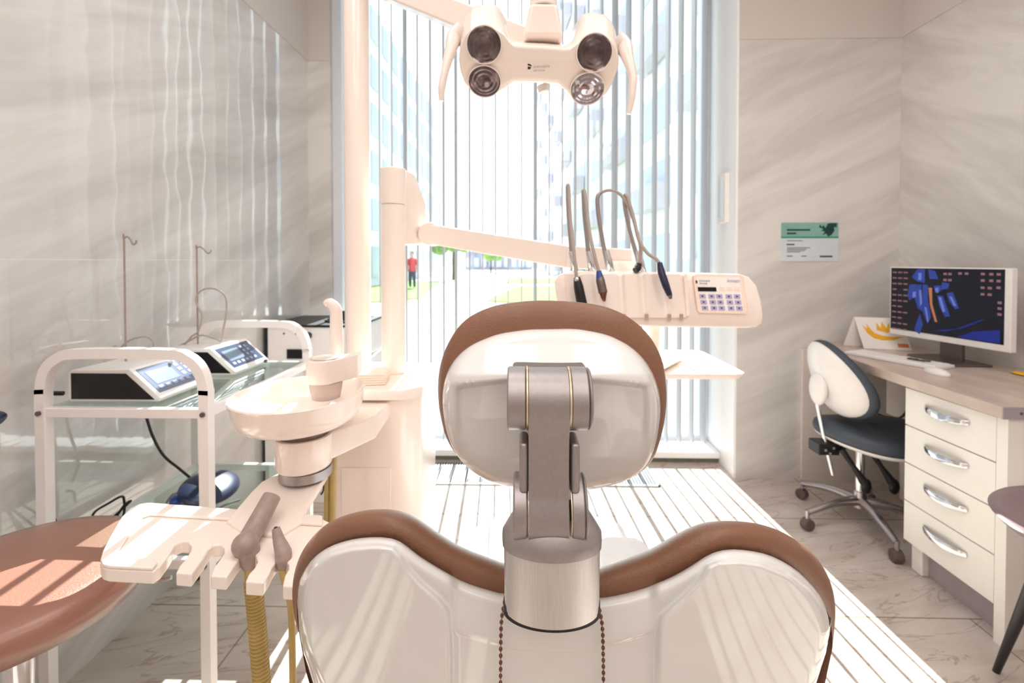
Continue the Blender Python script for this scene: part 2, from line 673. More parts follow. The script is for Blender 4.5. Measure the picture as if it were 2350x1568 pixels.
# window: frame, panes, sill
wf = MB()
wf.box((WXL, YG - 0.16, 0.0), (WXL + 0.055, YG, CEIL))
wf.box((WXR - 0.045, YG - 0.04, 0.0), (WXR, YG + 0.03, CEIL))
wf.box((WXL + 0.055, YG - 0.03, 0.06), (WXR - 0.045, YG + 0.03, 0.10))
wf.box((WXL + 0.055, YG - 0.03, CEIL - 0.06), (WXR - 0.045, YG + 0.03, CEIL))
win = struct(wf.build('window_1', 'frame', bevel=0.002, smooth=False, loc=(0, YG, 0)))
MB().box((WXL + 0.055, YG - 0.004, 0.10), (WXR - 0.045, YG + 0.004, CEIL - 0.06)).build('pane', 'glass', win, smooth=False)
struct(MB().box((WXL + 0.056, 2.745, 0.03), (WXR - 0.001, YG - 0.041, 0.068)).build('trim_2', 'sill', bevel=0.003, smooth=False, loc=(0, 0, 0)))
struct(MB().box((WXL + 0.056, 2.765, 0.0), (WXR - 0.001, YG - 0.041, 0.0299)).build('trim_3', 'riser', smooth=False, loc=(0, 0, 0)))

# floor grille by the window
gr = thing('floor_grille', (0.0, 2.6, 0.0), 'long aluminium slotted floor grille set in front of the window', 'floor grille')
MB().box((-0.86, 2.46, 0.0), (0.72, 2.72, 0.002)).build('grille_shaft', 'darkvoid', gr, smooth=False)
g = MB()
for (a, bb) in (((-0.87, 2.45), (0.73, 2.462)), ((-0.87, 2.718), (0.73, 2.73))):
    g.box((a[0], a[1], 0.0), (bb[0], bb[1], 0.008))
g.box((-0.87, 2.45, 0), (-0.86, 2.73, 0.008))
g.box((0.72, 2.45, 0), (0.73, 2.73, 0.008))
g.build('grille_frame', 'grille', gr, smooth=False)
g = MB()
x = -0.852
while x < 0.715:
    g.box((x, 2.462, 0.002), (x + 0.007, 2.718, 0.007))
    x += 0.0155
g.build('grille_bars', 'grille', gr, smooth=False)

# blind: vertical slats
bl = thing('vertical_blind', (0.0, 2.84, CEIL - 0.03), 'vertical blind of narrow grey slats hanging across the tall window', 'window blind')
MB().box((WXL + 0.06, 2.82, CEIL - 0.045), (WXR - 0.01, 2.87, CEIL - 0.002)).build('headrail', 'frame', bl, smooth=False)
SLATW = {814: 7, 843: 6, 873: 3.6, 901: 3.8, 931: 9.5, 960: 5.4, 989: 6.3, 1019: 6.3, 1047: 8, 1078: 4.5, 1108: 2, 1137: 3.6, 1166: 3, 1197: 3, 1228: 9, 1260: 2, 1290: 3.6, 1319: 7,
         1348: 6.3, 1378: 8, 1409: 15, 1440: 13, 1470: 10, 1500: 12, 1529: 11, 1559: 13, 1588: 13, 1614: 15}
for px, wpx in SLATW.items():
    X = P(px, 700, 2.84).x
    r_ = X / 2.84
    app = max(0.0, wpx - 3.0) / (0.074 * F / 2.84)
    t = app - r_ if px != 873 and px != 901 else -r_ - app
    if r_ < 0 and px not in (931, 873, 901):
        t = -r_ - app if abs(-r_ - app - 0.12) < abs(app - r_ - 0.12) else app - r_
    w = 0.037
    dx, dy = -math.sin(t) * w, math.cos(t) * w
    nx, ny = math.cos(t) * 0.0040, math.sin(t) * 0.0040
    rows = []
    for z in (0.098, CEIL - 0.045):
        rows.append([Vector((X - dx - nx, 2.84 - dy - ny, z)), Vector((X + dx - nx, 2.84 + dy - ny, z)),
                     Vector((X + dx + nx, 2.84 + dy + ny, z)), Vector((X - dx + nx, 2.84 - dy + ny, z))])
    MB().loft(rows).build('slat', 'blind', bl, smooth=False)
# slats on the left that stand behind the lamp post
# small white box on the right reveal
bx = thing('wall_box', (WXR - 0.02, 2.72, 1.40), 'small white box fixed to the right window reveal', 'wall box')
MB().box((WXR - 0.03, 2.64, 1.42), (WXR - 0.0005, 2.735, 1.70)).build('housing', 'whitebox', bx, bevel=0.003)
MB().box((WXR - 0.033, 2.652, 1.45), (WXR - 0.0302, 2.722, 1.67)).build('cover', 'frame', bx, bevel=0.001)

# frames round the added ceiling fill lights, all out of view
for i, (lx, ly) in enumerate(FILL_LIGHTS):
    nm = ['at the back left of the room', 'at the back right of the room', 'in the middle of the left row', 'in the middle of the right row', 'over the spittoon side of the room', 'over the desk side of the room'][i]
    c = thing('ceiling_fill', (lx, ly, CEIL - 0.02), 'square white frame of an added ceiling light ' + nm, 'ceiling light', 'ceiling fill lights')
    q = MB()
    for a, b2 in (((-.54, -.54), (.54, -.50)), ((-.54, .50), (.54, .54)), ((-.54, -.50), (-.50, .50)), ((.50, -.50), (.54, .50))):
        q.box((lx + a[0], ly + a[1], CEIL - 0.025), (lx + b2[0], ly + b2[1], CEIL - 0.0005))
    q.build('fill_light_frame', 'whitemetal', c, smooth=False)

# ------------------------------------------------------------------ outside
M['paving'] = mat('pale paving', rgb(215, 214, 210), rough=0.8, var=0.05, scale=2)
M['grass'] = mat('lawn', rgb(110, 150, 60), rough=0.9, var=0.3, scale=4)
M['facade_l'] = mat('grey blue facade', rgb(232, 234, 240), rough=0.7, var=0.04, scale=1)
M['facade_r'] = mat('pale facade', rgb(240, 238, 242), rough=0.7, var=0.04, scale=1)
M['facade_d'] = mat('mixed low facades', rgb(140, 140, 155), rough=0.7, var=0.3, scale=0.6)
M['win_out'] = mat('blue window glass', rgb(184, 192, 212), rough=0.35, var=0.1)
M['balc'] = mat('brown balcony panel', rgb(190, 184, 194), rough=0.5, var=0.1)
M['leaf'] = mat('tree leaves', rgb(120, 150, 80), rough=0.8, var=0.4, scale=9)
M['trunk'] = mat('tree bark', rgb(90, 76, 66), rough=0.9, var=0.2)
GZ = -0.12
struct(MB().box((-60, YG + 0.25, GZ - 0.2), (60, 140, GZ)).build('ground', 'paving', smooth=False))
for nm, poly, lab in (('lawn', [(-7.6, 10.5), (-3.6, 16), (-5.4, 30), (-7.8, 30)], 'strip of green grass beside the left building'),
                      ('lawn', [(-1.2, 15.0), (2.6, 12.5), (2.4, 24), (-0.3, 24)], 'nearer green lawn seen through the middle of the blind'),
                      ('lawn', [(-1.0, 27.5), (3.2, 27.5), (3.0, 36), (-1.0, 36)], 'farther green lawn beyond the path outside')):
    tag(MB().prism([(a, c, GZ + 0.04) for a, c in poly], [(a, c, GZ + 0.0005) for a, c in poly]).build(nm, 'grass', smooth=False), lab, 'lawn', kind='stuff')


def facade(name, A, B2, height, nf, nc, m, label, depth=8, win=(0.62, 0.62), balc=False, side=1):
    A, B2 = Vector((*A, GZ)), Vector((*B2, GZ))
    d = (B2 - A)
    L = d.length
    d.normalize()
    n = Vector((d.y, -d.x, 0)) * side      # outward, toward the street
    t = thing(name, (A + B2) / 2, label, 'building')
    q = MB()
    q.loft([[A, B2, B2 - n * depth, A - n * depth], [p + Vector((0, 0, height)) for p in (A, B2, B2 - n * depth, A - n * depth)]])
    q.build('wall', m, t, smooth=False)
    fh = height / nf
    cw = L / nc
    for i in range(nf):
        for j in range(nc):
            x0 = cw * (j + 0.5 - win[0] / 2)
            x1 = cw * (j + 0.5 + win[0] / 2)
            z0 = fh * (i + 0.5 - win[1] / 2)
            z1 = fh * (i + 0.5 + win[1] / 2)
            f = [A + d * x0 + Vector((0, 0, z0)), A + d * x1 + Vector((0, 0, z0)), A + d * x1 + Vector((0, 0, z1)), A + d * x0 + Vector((0, 0, z1))]
            MB().loft([[p + n * 0.01 for p in f], [p + n * 0.06 for p in f]]).build('window', 'win_out', t, smooth=False)
            if balc and (i + j) % 2 == 0:
                f = [A + d * x0 + Vector((0, 0, z0 - 0.2)), A + d * x1 + Vector((0, 0, z0 - 0.2)), A + d * x1 + Vector((0, 0, z0 + 0.8)), A + d * x0 + Vector((0, 0, z0 + 0.8))]
                MB().loft([[p + n * 0.12 for p in f], [p + n * 0.7 for p in f]]).build('balcony', 'balc', t, smooth=False)
    return t


facade('building', (-8.2, 14), (-8.2, 43), 15.5, 6, 14, 'facade_l', 'grey blue office block beyond the left side of the window', win=(0.55, 0.66))
facade('building', (6.2, 12), (2.0, 62), 27, 9, 10, 'facade_r', 'tall pale apartment block with balconies beyond the right side of the window', side=-1, balc=True, win=(0.6, 0.6))
facade('building', (-9, 72), (1.5, 72), 4.6, 2, 9, 'facade_d', 'low grey building at the far end of the street')
facade('building', (1.7, 88), (6, 88), 8.5, 3, 4, 'win_out', 'blue low building behind the lawns at the end of the street')


def tree(x, y, h, r, label):
    t = thing('tree', (x, y, GZ), label, 'tree', 'street trees outside')
    MB().cyl((x, y, GZ), (x, y, GZ + h * 0.6), 0.12, 0.07, 10).build('trunk', 'trunk', t)
    q = MB()
    for _ in range(16):
        a, b2, c = random.gauss(0, 0.4), random.gauss(0, 0.4), random.gauss(0, 0.35)
        s = random.uniform(0.3, 0.5) * r
        q.ell((x + a * r, y + b2 * r, GZ + h * 0.72 + c * r), s, s, s * 0.85, 9, 6)
    q.build('foliage', 'leaf', t, smooth=False)


tree(-4.9, 32.5, 3.6, 1.2, 'small leafy tree outside by the left building')
tree(-3.6, 52, 4.2, 1.6, 'leafy tree far down the street outside')
# passer-by in a red top
M['red'] = mat('red cloth', rgb(200, 60, 70), rough=0.8)
M['skin'] = mat('skin', rgb(200, 150, 125), rough=0.6)
M['trouser'] = mat('dark trousers', rgb(60, 60, 78), rough=0.8)
pp = thing('person', (-5.3, 22.0, GZ), 'person in a red top standing outside by the left building', 'person')
z0 = GZ
q = MB()
bx0, by0 = -5.3, 22.0
q.tube([(bx0, by0, z0 + 0.85), (bx0, by0, z0 + 1.1), (bx0, by0, z0 + 1.4), (bx0, by0, z0 + 1.5), (bx0, by0, z0 + 1.56)], 0.1, 14, radii=[0.15, 0.14, 0.19, 0.08, 0.055])
q.ell((bx0, by0, z0 + 1.66), 0.08, 0.1, 0.12, 14, 10)
for s in (-1, 1):
    q.tube([(bx0 + s * 0.17, by0, z0 + 1.42), (bx0 + s * 0.22, by0, z0 + 1.12), (bx0 + s * 0.2, by0 - 0.08, z0 + 0.85)], 0.04, 10, radii=[0.055, 0.043, 0.032])
    q.tube([(bx0 + s * 0.08, by0, z0 + 0.88), (bx0 + s * 0.1, by0, z0 + 0.48), (bx0 + s * 0.1, by0 + 0.02, z0 + 0.06)], 0.06, 10, radii=[0.09, 0.06, 0.04])
body = q.build('body', 'skin', pp)
q = MB()
q.tube([(bx0, by0, z0 + 0.84), (bx0, by0, z0 + 1.1), (bx0, by0, z0 + 1.4), (bx0, by0, z0 + 1.49)], 0.1, 14, radii=[0.17, 0.16, 0.205, 0.10])
for s in (-1, 1):
    q.tube([(bx0 + s * 0.16, by0, z0 + 1.43), (bx0 + s * 0.22, by0, z0 + 1.16)], 0.06, 10)
q.build('top', 'red', pp)
q = MB()
for s in (-1, 1):
    q.tube([(bx0 + s * 0.07, by0, z0 + 0.92), (bx0 + s * 0.1, by0, z0 + 0.48), (bx0 + s * 0.1, by0 + 0.02, z0 + 0.1)], 0.06, 10, radii=[0.115, 0.08, 0.06])
q.build('trousers', 'trouser', pp)
MB().ell((bx0, by0 + 0.02, z0 + 1.7), 0.09, 0.105, 0.1, 12, 8).build('hair', 'trunk', pp)

# ================================================================== DENTAL CHAIR
CX = 0.045
chair = thing('dental_chair', (CX, 0.95, 0.0), 'brown leather dental chair seen from behind, with white shell and metal headrest hinge', 'dental chair')


def polar(pts, cx, cy0, n):
    """resample a star shaped pixel outline by angle"""
    a = sorted(((math.atan2(y - cy0, x - cx), math.hypot(x - cx, y - cy0)) for x, y in pts))
    a = [(a[-1][0] - 2 * PI, a[-1][1])] + a + [(a[0][0] + 2 * PI, a[0][1])]
    # Catmull-Rom on radius for smoothness
    out = []
    for k in range(n):
        t = -PI + 2 * PI * k / n
        for i in range(len(a) - 1):
            if a[i][0] <= t <= a[i + 1][0]:
                f = (t - a[i][0]) / (a[i + 1][0] - a[i][0])
                p0, p1, p2, p3 = a[max(i - 1, 0)][1], a[i][1], a[i + 1][1], a[min(i + 2, len(a) - 1)][1]
                m1, m2 = (p2 - p0) / 2, (p3 - p1) / 2
                r = (2 * f ** 3 - 3 * f ** 2 + 1) * p1 + (f ** 3 - 2 * f ** 2 + f) * m1 + (-2 * f ** 3 + 3 * f ** 2) * p2 + (f ** 3 - f ** 2) * m2
                out.append((math.cos(t), math.sin(t), r))
                break
    # light smoothing
    rr = [p[2] for p in out]
    for _ in range(3):
        rr = [(rr[i - 1] + 2 * rr[i] + rr[(i + 1) % n]) / 4 for i in range(n)]
    return [(c, s, r) for (c, s, _), r in zip(out, rr)]


HC = (1267, 930)
cush = polar([(1267, 690), (1330, 694), (1400, 708), (1450, 733), (1495, 778), (1520, 830), (1529, 890), (1526, 960), (1515, 1010), (1498, 1055), (1465, 1088), (1410, 1108),
              (1330, 1116), (1267, 1118), (1190, 1114), (1120, 1100), (1065, 1062), (1030, 1018), (1012, 960), (1005, 900), (1010, 840), (1030, 785), (1065, 737), (1120, 707), (1190, 693)], *HC, 224)
shl = polar([(1267, 755), (1350, 759), (1420, 780), (1472, 818), (1502, 865), (1516, 925), (1512, 985), (1494, 1050), (1460, 1090), (1400, 1115), (1330, 1126), (1267, 1128),
             (1190, 1122), (1120, 1104), (1065, 1065), (1035, 1020), (1018, 960), (1015, 900), (1028, 850), (1060, 808), (1115, 777), (1190, 759)], *HC, 224)


def yface(px, py):
    y = interp([(750, .580), (790, .562), (830, .540), (860, .523), (880, .520), (960, .532), (1050, .552), (1130, .578)], py)
    return y + 0.038 * (abs(px - HC[0]) / 250.0) ** 2.2


def recess(px, py):
    # softly sunk lower field around the hinge
    ax = 1 - sm(205, 232, abs(px - HC[0]))
    e_ = 866 + 0.00035 * (px - HC[0]) ** 2
    ay = sm(e_, e_ + 10, py)
    return 0.012 * ax * ay


loops = []
TS = [1.0, 0.992, 0.98, 0.965, 0.945, 0.92, 0.89] + [0.86 - 0.86 * i / 64 for i in range(64)] + [0.012]
for t in TS:
    l = []
    for c, s, r in shl:
        px, py = HC[0] + c * r * t, HC[1] + s * r * t
        e = max(0.0, (t - 0.89) / 0.11)
        Y = lerp(yface(px, py) + recess(px, py), 0.604 + 0.0 * c, 1 - math.sqrt(max(0, 1 - e * e))) if e > 0 else yface(px, py) + recess(px, py)
        l.append(P(px, py, Y))
    loops.append(l)
back = [[P(HC[0] + c * r * f, HC[1] + s * r * f, Y) for c, s, r in shl] for f, Y in ((0.9, 0.628), (0.97, 0.618))]
MB().loft(back + loops).build('headrest_shell', 'shell', chair, ang=60)
# cushion of the headrest
loops = []
for k in range(13):
    a = PI * 0.5 * k / 12
    f = math.sin(a)
    Y = 0.604 + 0.022 * (1 - math.cos(a))
    loops.append([P(HC[0] + lerp(c1 * r1 * 0.975, c2 * r2, f), HC[1] + lerp(s1 * r1 * 0.975, s2 * r2, f), Y) for (c1, s1, r1), (c2, s2, r2) in zip(shl, cush)])
for k in range(1, 12):
    a = PI * 0.5 * k / 11
    f = 1.0 - 0.30 * (1 - math.cos(a))
    Y = 0.626 + 0.043 * math.sin(a)
    loops.append([P(HC[0] + c * r * f, HC[1] + s * r * f - (1 - f) * 0, Y) for c, s, r in cush])
for f in (0.4, 0.05):
    loops.append([P(HC[0] + c * r * f, HC[1] + s * r * f, 0.668) for c, s, r in cush])
MB().loft(loops).build('headrest_cushion', 'leather', chair, ang=60)


def resample(pts, n):
    d = [0]
    for a, b2 in zip(pts, pts[1:]):
        d.append(d[-1] + math.hypot(b2[0] - a[0], b2[1] - a[1]))
    out = []
    for k in range(n):
        t = d[-1] * k / (n - 1)
        for i in range(len(pts) - 1):
            if t <= d[i + 1] + 1e-9:
                f = (t - d[i]) / (d[i + 1] - d[i])
                out.append((lerp(pts[i][0], pts[i + 1][0], f), lerp(pts[i][1], pts[i + 1][1], f)))
                break
    for _ in range(3):
        out = [out[0]] + [((out[i - 1][0] + 2 * out[i][0] + out[i + 1][0]) / 4, (out[i - 1][1] + 2 * out[i][1] + out[i + 1][1]) / 4) for i in range(1, n - 1)] + [out[-1]]
    return out


OL = [(684, 1447), (676, 1420), (671, 1385), (670, 1350), (675, 1310), (690, 1268), (712, 1235), (743, 1204), (774, 1187), (806, 1176), (843, 1168), (886, 1166), (921, 1170), (949, 1181),
      (967, 1193), (992, 1211), (1023, 1232), (1054, 1251), (1092, 1267), (1148, 1287)]
IL = [(686, 1450), (682, 1420), (681, 1385), (683, 1350), (690, 1325), (700, 1306), (715, 1284), (734, 1268), (756, 1254), (790, 1242), (824, 1235), (868, 1232), (905, 1236), (924, 1245),
      (946, 1264), (970, 1282), (1002, 1301), (1039, 1323), (1086, 1343), (1154, 1362)]
OR = [(1378, 1300), (1410, 1288), (1441, 1278), (1486, 1262), (1515, 1246), (1544, 1228), (1576, 1211), (1607, 1198), (1649, 1193), (1697, 1194), (1742, 1200), (1786, 1214), (1818, 1232),
      (1850, 1252), (1876, 1278), (1898, 1313), (1912, 1351), (1918, 1390), (1917, 1425), (1911, 1480)]
IR = [(1378, 1372), (1426, 1364), (1473, 1351), (1521, 1334), (1553, 1319), (1585, 1300), (1617, 1278), (1643, 1265), (1681, 1260), (1722, 1264), (1761, 1272), (1802, 1291), (1834, 1313),
      (1863, 1342), (1885, 1370), (1898, 1398), (1906, 1425), (1910, 1450), (1911, 1465), (1910, 1488)]
NL = 60
outer = resample(OL, NL) + [(1200, 1301), (1266, 1308), (1330, 1308)] + resample(OR, NL)
inner = resample(IL, NL) + [(1210, 1372), (1266, 1378), (1325, 1377)] + resample(IR, NL)


def ybk(px, py):
    """distance of the back shell face"""
    s = abs(px - 1292) / 620.0
    return 0.497 + (py - 1240) * 0.00016 + 0.075 * s ** 3


loops = []
for k in range(23):
    a = PI * k / 22
    f = math.sin(a) ** 0.8 if a > 0 and a < PI else 0
    row = []
    for (xo, yo), (xi, yi) in zip(outer, inner):
        d = math.hypot(xo - xi, yo - yi)
        Y = ybk(xi, yi) + 0.034 + min(1.0, d / 45.0) * 0.042 * (1 - math.cos(a))
        row.append(P(lerp(xi, xo, f), lerp(yi, yo, f) + 2, Y))
    loops.append(row)
# window-side face of the cushion: carries on down to the seat
last = loops[-1]
for dz, dy in ((0.06, 0.004), (0.14, 0.02), (0.24, 0.05), (0.34, 0.09)):
    loops.append([Vector((lerp(p.x, 0.05, 0.12 * dz / 0.34), p.y + dy, min(p.z, 0.93) - dz)) for p in last])
q = MB().grid(loops)
q.build('backrest_cushion', 'leather', chair, ang=70)

# shell of the backrest
topx = [(x, y) for x, y in inner]


def seg_d(px, py, poly, closed=True):
    best = 1e9
    n = len(poly)
    for i in range(n if closed else n - 1):
        x1, y1 = poly[i]
        x2, y2 = poly[(i + 1) % n]
        dx, dy = x2 - x1, y2 - y1
        t = max(0, min(1, ((px - x1) * dx + (py - y1) * dy) / (dx * dx + dy * dy + 1e-9)))
        d = math.hypot(px - x1 - t * dx, py - y1 - t * dy)
        if d < best:
            best = d
    return best


def inside(px, py, poly):
    c = False
    n = len(poly)
    for i in range(n):
        x1, y1 = poly[i]
        x2, y2 = poly[(i + 1) % n]
        if (y1 > py) != (y2 > py) and px < (x2 - x1) * (py - y1) / (y2 - y1) + x1:
            c = not c
    return c


WL = [(696, 1430), (694, 1380), (703, 1335), (722, 1300), (760, 1274), (810, 1260), (870, 1256), (900, 1262), (917, 1280), (935, 1312), (965, 1345), (1005, 1378), (1022, 1400), (1028, 1430),
      (1031, 1500), (1033, 1900), (860, 1900), (800, 1720), (745, 1570), (712, 1485)]
WR = [(1627, 1303), (1649, 1294), (1697, 1292), (1745, 1299), (1809, 1324), (1852, 1358), (1882, 1400), (1899, 1447), (1900, 1500), (1885, 1570), (1830, 1720), (1760, 1900), (1511, 1900), (1513, 1559), (1516, 1440), (1522, 1418),
      (1541, 1400), (1573, 1372), (1607, 1335)]
side = [(x, y) for x, y in inner] + [(1904, 1510), (1890, 1560), (1866, 1640), (1830, 1740), (1770, 1900)]
side = [(760, 1900), (795, 1760), (755, 1640), (722, 1547), (700, 1490)] + side
S_TOP = [(x, y) for x, y in inner][::2] + [inner[-1]]


def swid(py):
    return interp([(1380, 1.0), (1450, 0.992), (1500, 0.975), (1560, 0.945), (1640, 0.905), (1740, 0.86), (1900, 0.80)], py)


cols = []
NC = 300
xs_top = sorted(set(round(x, 3) for x, y in inner))
XA, XB = 681.5, 1910.5
xc = (XA + XB) / 2
hw = (XB - XA) / 2


def topy(x):
    best = 1e9
    for (x1, y1), (x2, y2) in zip(inner, inner[1:]):
        lo, hi = min(x1, x2), max(x1, x2)
        if lo - 0.01 <= x <= hi + 0.01:
            f = 0 if hi - lo < 1e-6 else (x - x1) / (x2 - x1)
            best = min(best, y1 + (y2 - y1) * max(0, min(1, f)))
    return best if best < 1e8 else 1420


rows = []
NR = 130
PYB = 1860.0
for j in range(NC + 1):
    u = -math.cos(PI * j / NC)
    u = lerp(u, -1 + 2 * j / NC, 0.55)
    x0 = xc + hw * u
    ty = topy(x0)
    col = []
    for i in range(NR + 1):
        v = (i / NR) ** 1.12
        py = lerp(ty, PYB, v)
        px = xc + (x0 - xc) * swid(py)
        dtop = seg_d(px, py, S_TOP, closed=False)
        dsid = (hw - abs(x0 - xc)) * swid(py)
        d = min(dtop, dsid * 1.2)
        Y = ybk(px, py)
        e = max(0.0, 1 - d / 30.0)
        Y += 0.030 * (1 - math.sqrt(max(0.0, 1 - e * e)))
        for poly in (WL, WR):
            if 1030 < px < 1512 and abs(px - 1270) < 200:
                break
            dd = seg_d(px, py, poly)
            sd_ = dd if inside(px, py, poly) else -dd
            Y -= 0.013 * sm(-13, 4, sd_)
        # the middle: a shoulder that turns down at the ledge
        mid = 1 - sm(215, 245, abs(px - 1271))
        led = 1492 - 50 * ((px - 1271) / 245.0) ** 2 
        Y += mid * (0.012 * (1 - sm(1340, led - 8, py)) + 0.004 * sm(led - 4, led + 7, py))
        col.append(P(px, py, Y))
    rows.append(col)
MB().grid(rows).build('backrest_shell', 'shell', chair, ang=70)
# side edge of the shell, closed toward the cushion
q = MB()
for colm in (rows[0], rows[-1]):
    q.grid([colm, [p + Vector((0, 0.05, 0)) for p in colm]])
q.build('shell_edge', 'shell', chair, ang=70)

# headrest post
cxp = P(1266, 1400, 0.49).x
U, V2, ZZ = Vector((1, 0, 0)), Vector((0, 1, 0)), Vector((0, 0, 1))


def eloop(z, a, b2, cx=cxp, cy0=0.49, n=56, e=1.0, tilt=0.0):
    l = []
    for i in range(n):
        t = 2 * PI * i / n
        c, s = math.cos(t), math.sin(t)
        l.append(Vector((cx + a * math.copysign(abs(c) ** e, c), cy0 + b2 * math.copysign(abs(s) ** e, s), z + tilt * s)))
    return l


MB().loft([eloop(0.8245, 0.0525, 0.0305, cy0=0.4915), eloop(0.8255, 0.0522, 0.0305, cy0=0.4915), eloop(0.836, 0.0518, 0.0300, cy0=0.4918)]).build('post_socket', 'ring', chair)
MB().loft([eloop(0.828, 0.0495, 0.030), eloop(0.829, 0.0505, 0.031), eloop(0.8975, 0.0512, 0.0315)]).build('headrest_post', 'brushed', chair)
MB().loft([eloop(0.8978, 0.0528, 0.0330), eloop(0.906, 0.0532, 0.0335), eloop(0.913, 0.0528, 0.032), eloop(0.922, 0.047, 0.029, cy0=0.492), eloop(0.932, 0.040, 0.024, cy0=0.495)]).build('post_cap', 'satin', chair, ang=50)


def xcyl(q, x0, x1, cy0, cz, r, n=64, bev=0.0):
    if bev:
        prof = [(r - bev, x0), (r, x0 + bev), (r, x1 - bev), (r - bev, x1)]
    else:
        prof = [(r, x0), (r, x1)]
    q.loft([[Vector((x, cy0 + rr * math.cos(2 * PI * i / n), cz + rr * math.sin(2 * PI * i / n))) for i in range(n)] for rr, x in prof])
    return q


def xa(px, Y):
    return P(px, 900, Y).x


# lower hinge
YL = 0.492
zl = P(1265, 1184, YL - 0.02).z
xcyl(MB(), xa(1177, .465), xa(1212, .465), YL, zl, 0.0335, bev=0.002).build('lower_hinge', 'satin', chair, ang=30)
xcyl(MB(), xa(1314, .465), xa(1343, .465), YL, zl, 0.0335, bev=0.001).build('lower_hinge', 'satin', chair, ang=30)
xcyl(MB(), xa(1343.6, .465), xa(1351, .465), YL, zl, 0.0332, bev=0.0015).build('hinge_cap', 'satin', chair, ang=30)
xcyl(MB(), xa(1212.2, .465), xa(1214.0, .465), YL, zl, 0.0328).build('hinge_washer', 'gold', chair, ang=30)
xcyl(MB(), xa(1311.5, .465), xa(1313.8, .465), YL, zl, 0.0328).build('hinge_washer', 'gold', chair, ang=30)
# upper hinge
YU = 0.487
zu = P(1265, 936, YU - 0.033).z
xcyl(MB(), xa(1163, .456), xa(1208, .456), YU, zu, 0.0325, bev=0.0015).build('upper_hinge', 'satin', chair, ang=30)
xcyl(MB(), xa(1314, .456), xa(1354, .456), YU, zu, 0.0325, bev=0.001).build('upper_hinge', 'satin', chair, ang=30)
xcyl(MB(), xa(1355, .456), xa(1363, .456), YU, zu, 0.0320, bev=0.0015).build('hinge_cap', 'satin', chair, ang=30)
xcyl(MB(), xa(1208.5, .456), xa(1212.5, .456), YU, zu, 0.0327).build('hinge_washer', 'gold', chair, ang=30)
xcyl(MB(), xa(1309, .456), xa(1313.5, .456), YU, zu, 0.0327).build('hinge_washer', 'gold', chair, ang=30)
# neck link: drum at the top, flat bar, drum at the bottom in one piece
x0, x1 = xa(1213.2, .456), xa(1308.8, .456)
prof = []
for i in range(0, 19):
    a = R(-10 + 200 * i / 18)
    prof.append((YU + 0.0318 * math.cos(a), zu + 0.0318 * math.sin(a)))
yb = YU - 0.029
zb1 = zu - 0.0285
prof += [(yb + 0.0005, zu - 0.020), (yb + 0.005, zu - 0.0305), (yb + 0.006, zu - 0.036)]
prof += [(yb + 0.0085, lerp(zu, zl, 0.5)), (yb + 0.0075, zl + 0.026), (yb + 0.0065, zl + 0.016), (YL - 0.0325, zl + 0.004), (YL - 0.0318, zl - 0.012), (YL - 0.026, zl - 0.024), (YL - 0.016, zl - 0.031),
         (YL + 0.012, zl - 0.031), (YL + 0.016, zl + 0.02), (YU + 0.010, lerp(zu, zl, 0.5)), (YU + 0.018, zu - 0.030)]
MB().loft([[Vector((x0, y, z)) for y, z in prof], [Vector((x1, y, z)) for y, z in prof]]).build('neck_link', 'satin', chair, ang=35, bevel=0.0006)
# side cheeks of the neck
za, zb2 = P(1200, 1012, .475).z, P(1200, 1128, .475).z
for a, b2 in ((1192, 1212.8), (1309.2, 1330)):
    MB().box((xa(a, .475), 0.468, zb2), (xa(b2, .475), 0.505, za)).build('neck_cheek', 'satin', chair, bevel=0.004)
# bracket from hinge into the shell
MB().box((xa(1175, .5), 0.505, zu - 0.02), (xa(1352, .5), 0.545, zu + 0.026)).build('hinge_bracket', 'darksatin', chair, bevel=0.004)

# seat, leg rest and base of the chair
q = MB()


def slab(q, poly, z0, z1, r=0.02):
    q.loft([[Vector((cx + (x - cx) * f, cyy + (y - cyy) * f, z)) for x, y in poly] for f, z in ((0.93, z0), (0.985, z0 + r * 0.3), (1, z0 + r), (1, z1 - r), (0.985, z1 - r * 0.3), (0.93, z1), (0.3, z1 + 0.004))])


cx, cyy = 0.075, 0.93
poly = []
for i in range(48):
    t = 2 * PI * i / 48
    c, s = math.cos(t), math.sin(t)
    poly.append((cx + 0.235 * math.copysign(abs(c) ** 0.55, c), cyy + 0.30 * math.copysign(abs(s) ** 0.7, s)))
slab(q, poly, 0.44, 0.53)
q.build('leg_rest', mat('glossy seat cover whitened for sun glare', rgb(224, 224, 226), rough=0.12, var=0.02), chair, ang=50)  # near-white colour stands in for sun glare on the covered leather
MB().box((-0.02, 0.72, 0.10), (0.16, 1.02, 0.44)).build('lift_column', 'plastic', chair, bevel=0.02)
MB().box((-0.10, 0.60, 0.0), (0.24, 1.14, 0.10)).build('base_plate', 'plastic', chair, bevel=0.03)
MB().box((-0.05, 0.635, 0.42), (0.17, 0.76, 0.60)).build('back_support', 'plastic', chair, bevel=0.02)

# bib chain: beads either side of the post
ch = thing('bib_chain', P(1266, 1500, 0.47), 'brown metal ball chain looped behind the headrest post, both ends hanging', 'chain')
for pts in ([(1158, 1383), (1152, 1405), (1150, 1430), (1149, 1480), (1149, 1520), (1148, 1660)], [(1376, 1402), (1381, 1418), (1383, 1440), (1384, 1480), (1385, 1540), (1384, 1660)]):
    q = MB()
    tot = resample(pts, 19)
    w = []
    for px, py in tot:
        Y = ybk(px, py) - 0.012 + 0.004 * (1 - sm(1380, 1430, py)) - 0.0
        p = P(px, py, Y)
        w.append(p)
        q.ell(p, 0.0022, 0.0022, 0.0029, 10, 8)
    q.tube(w, 0.0006, 6, smooth=2)
    q.build('strand', 'bead', ch)

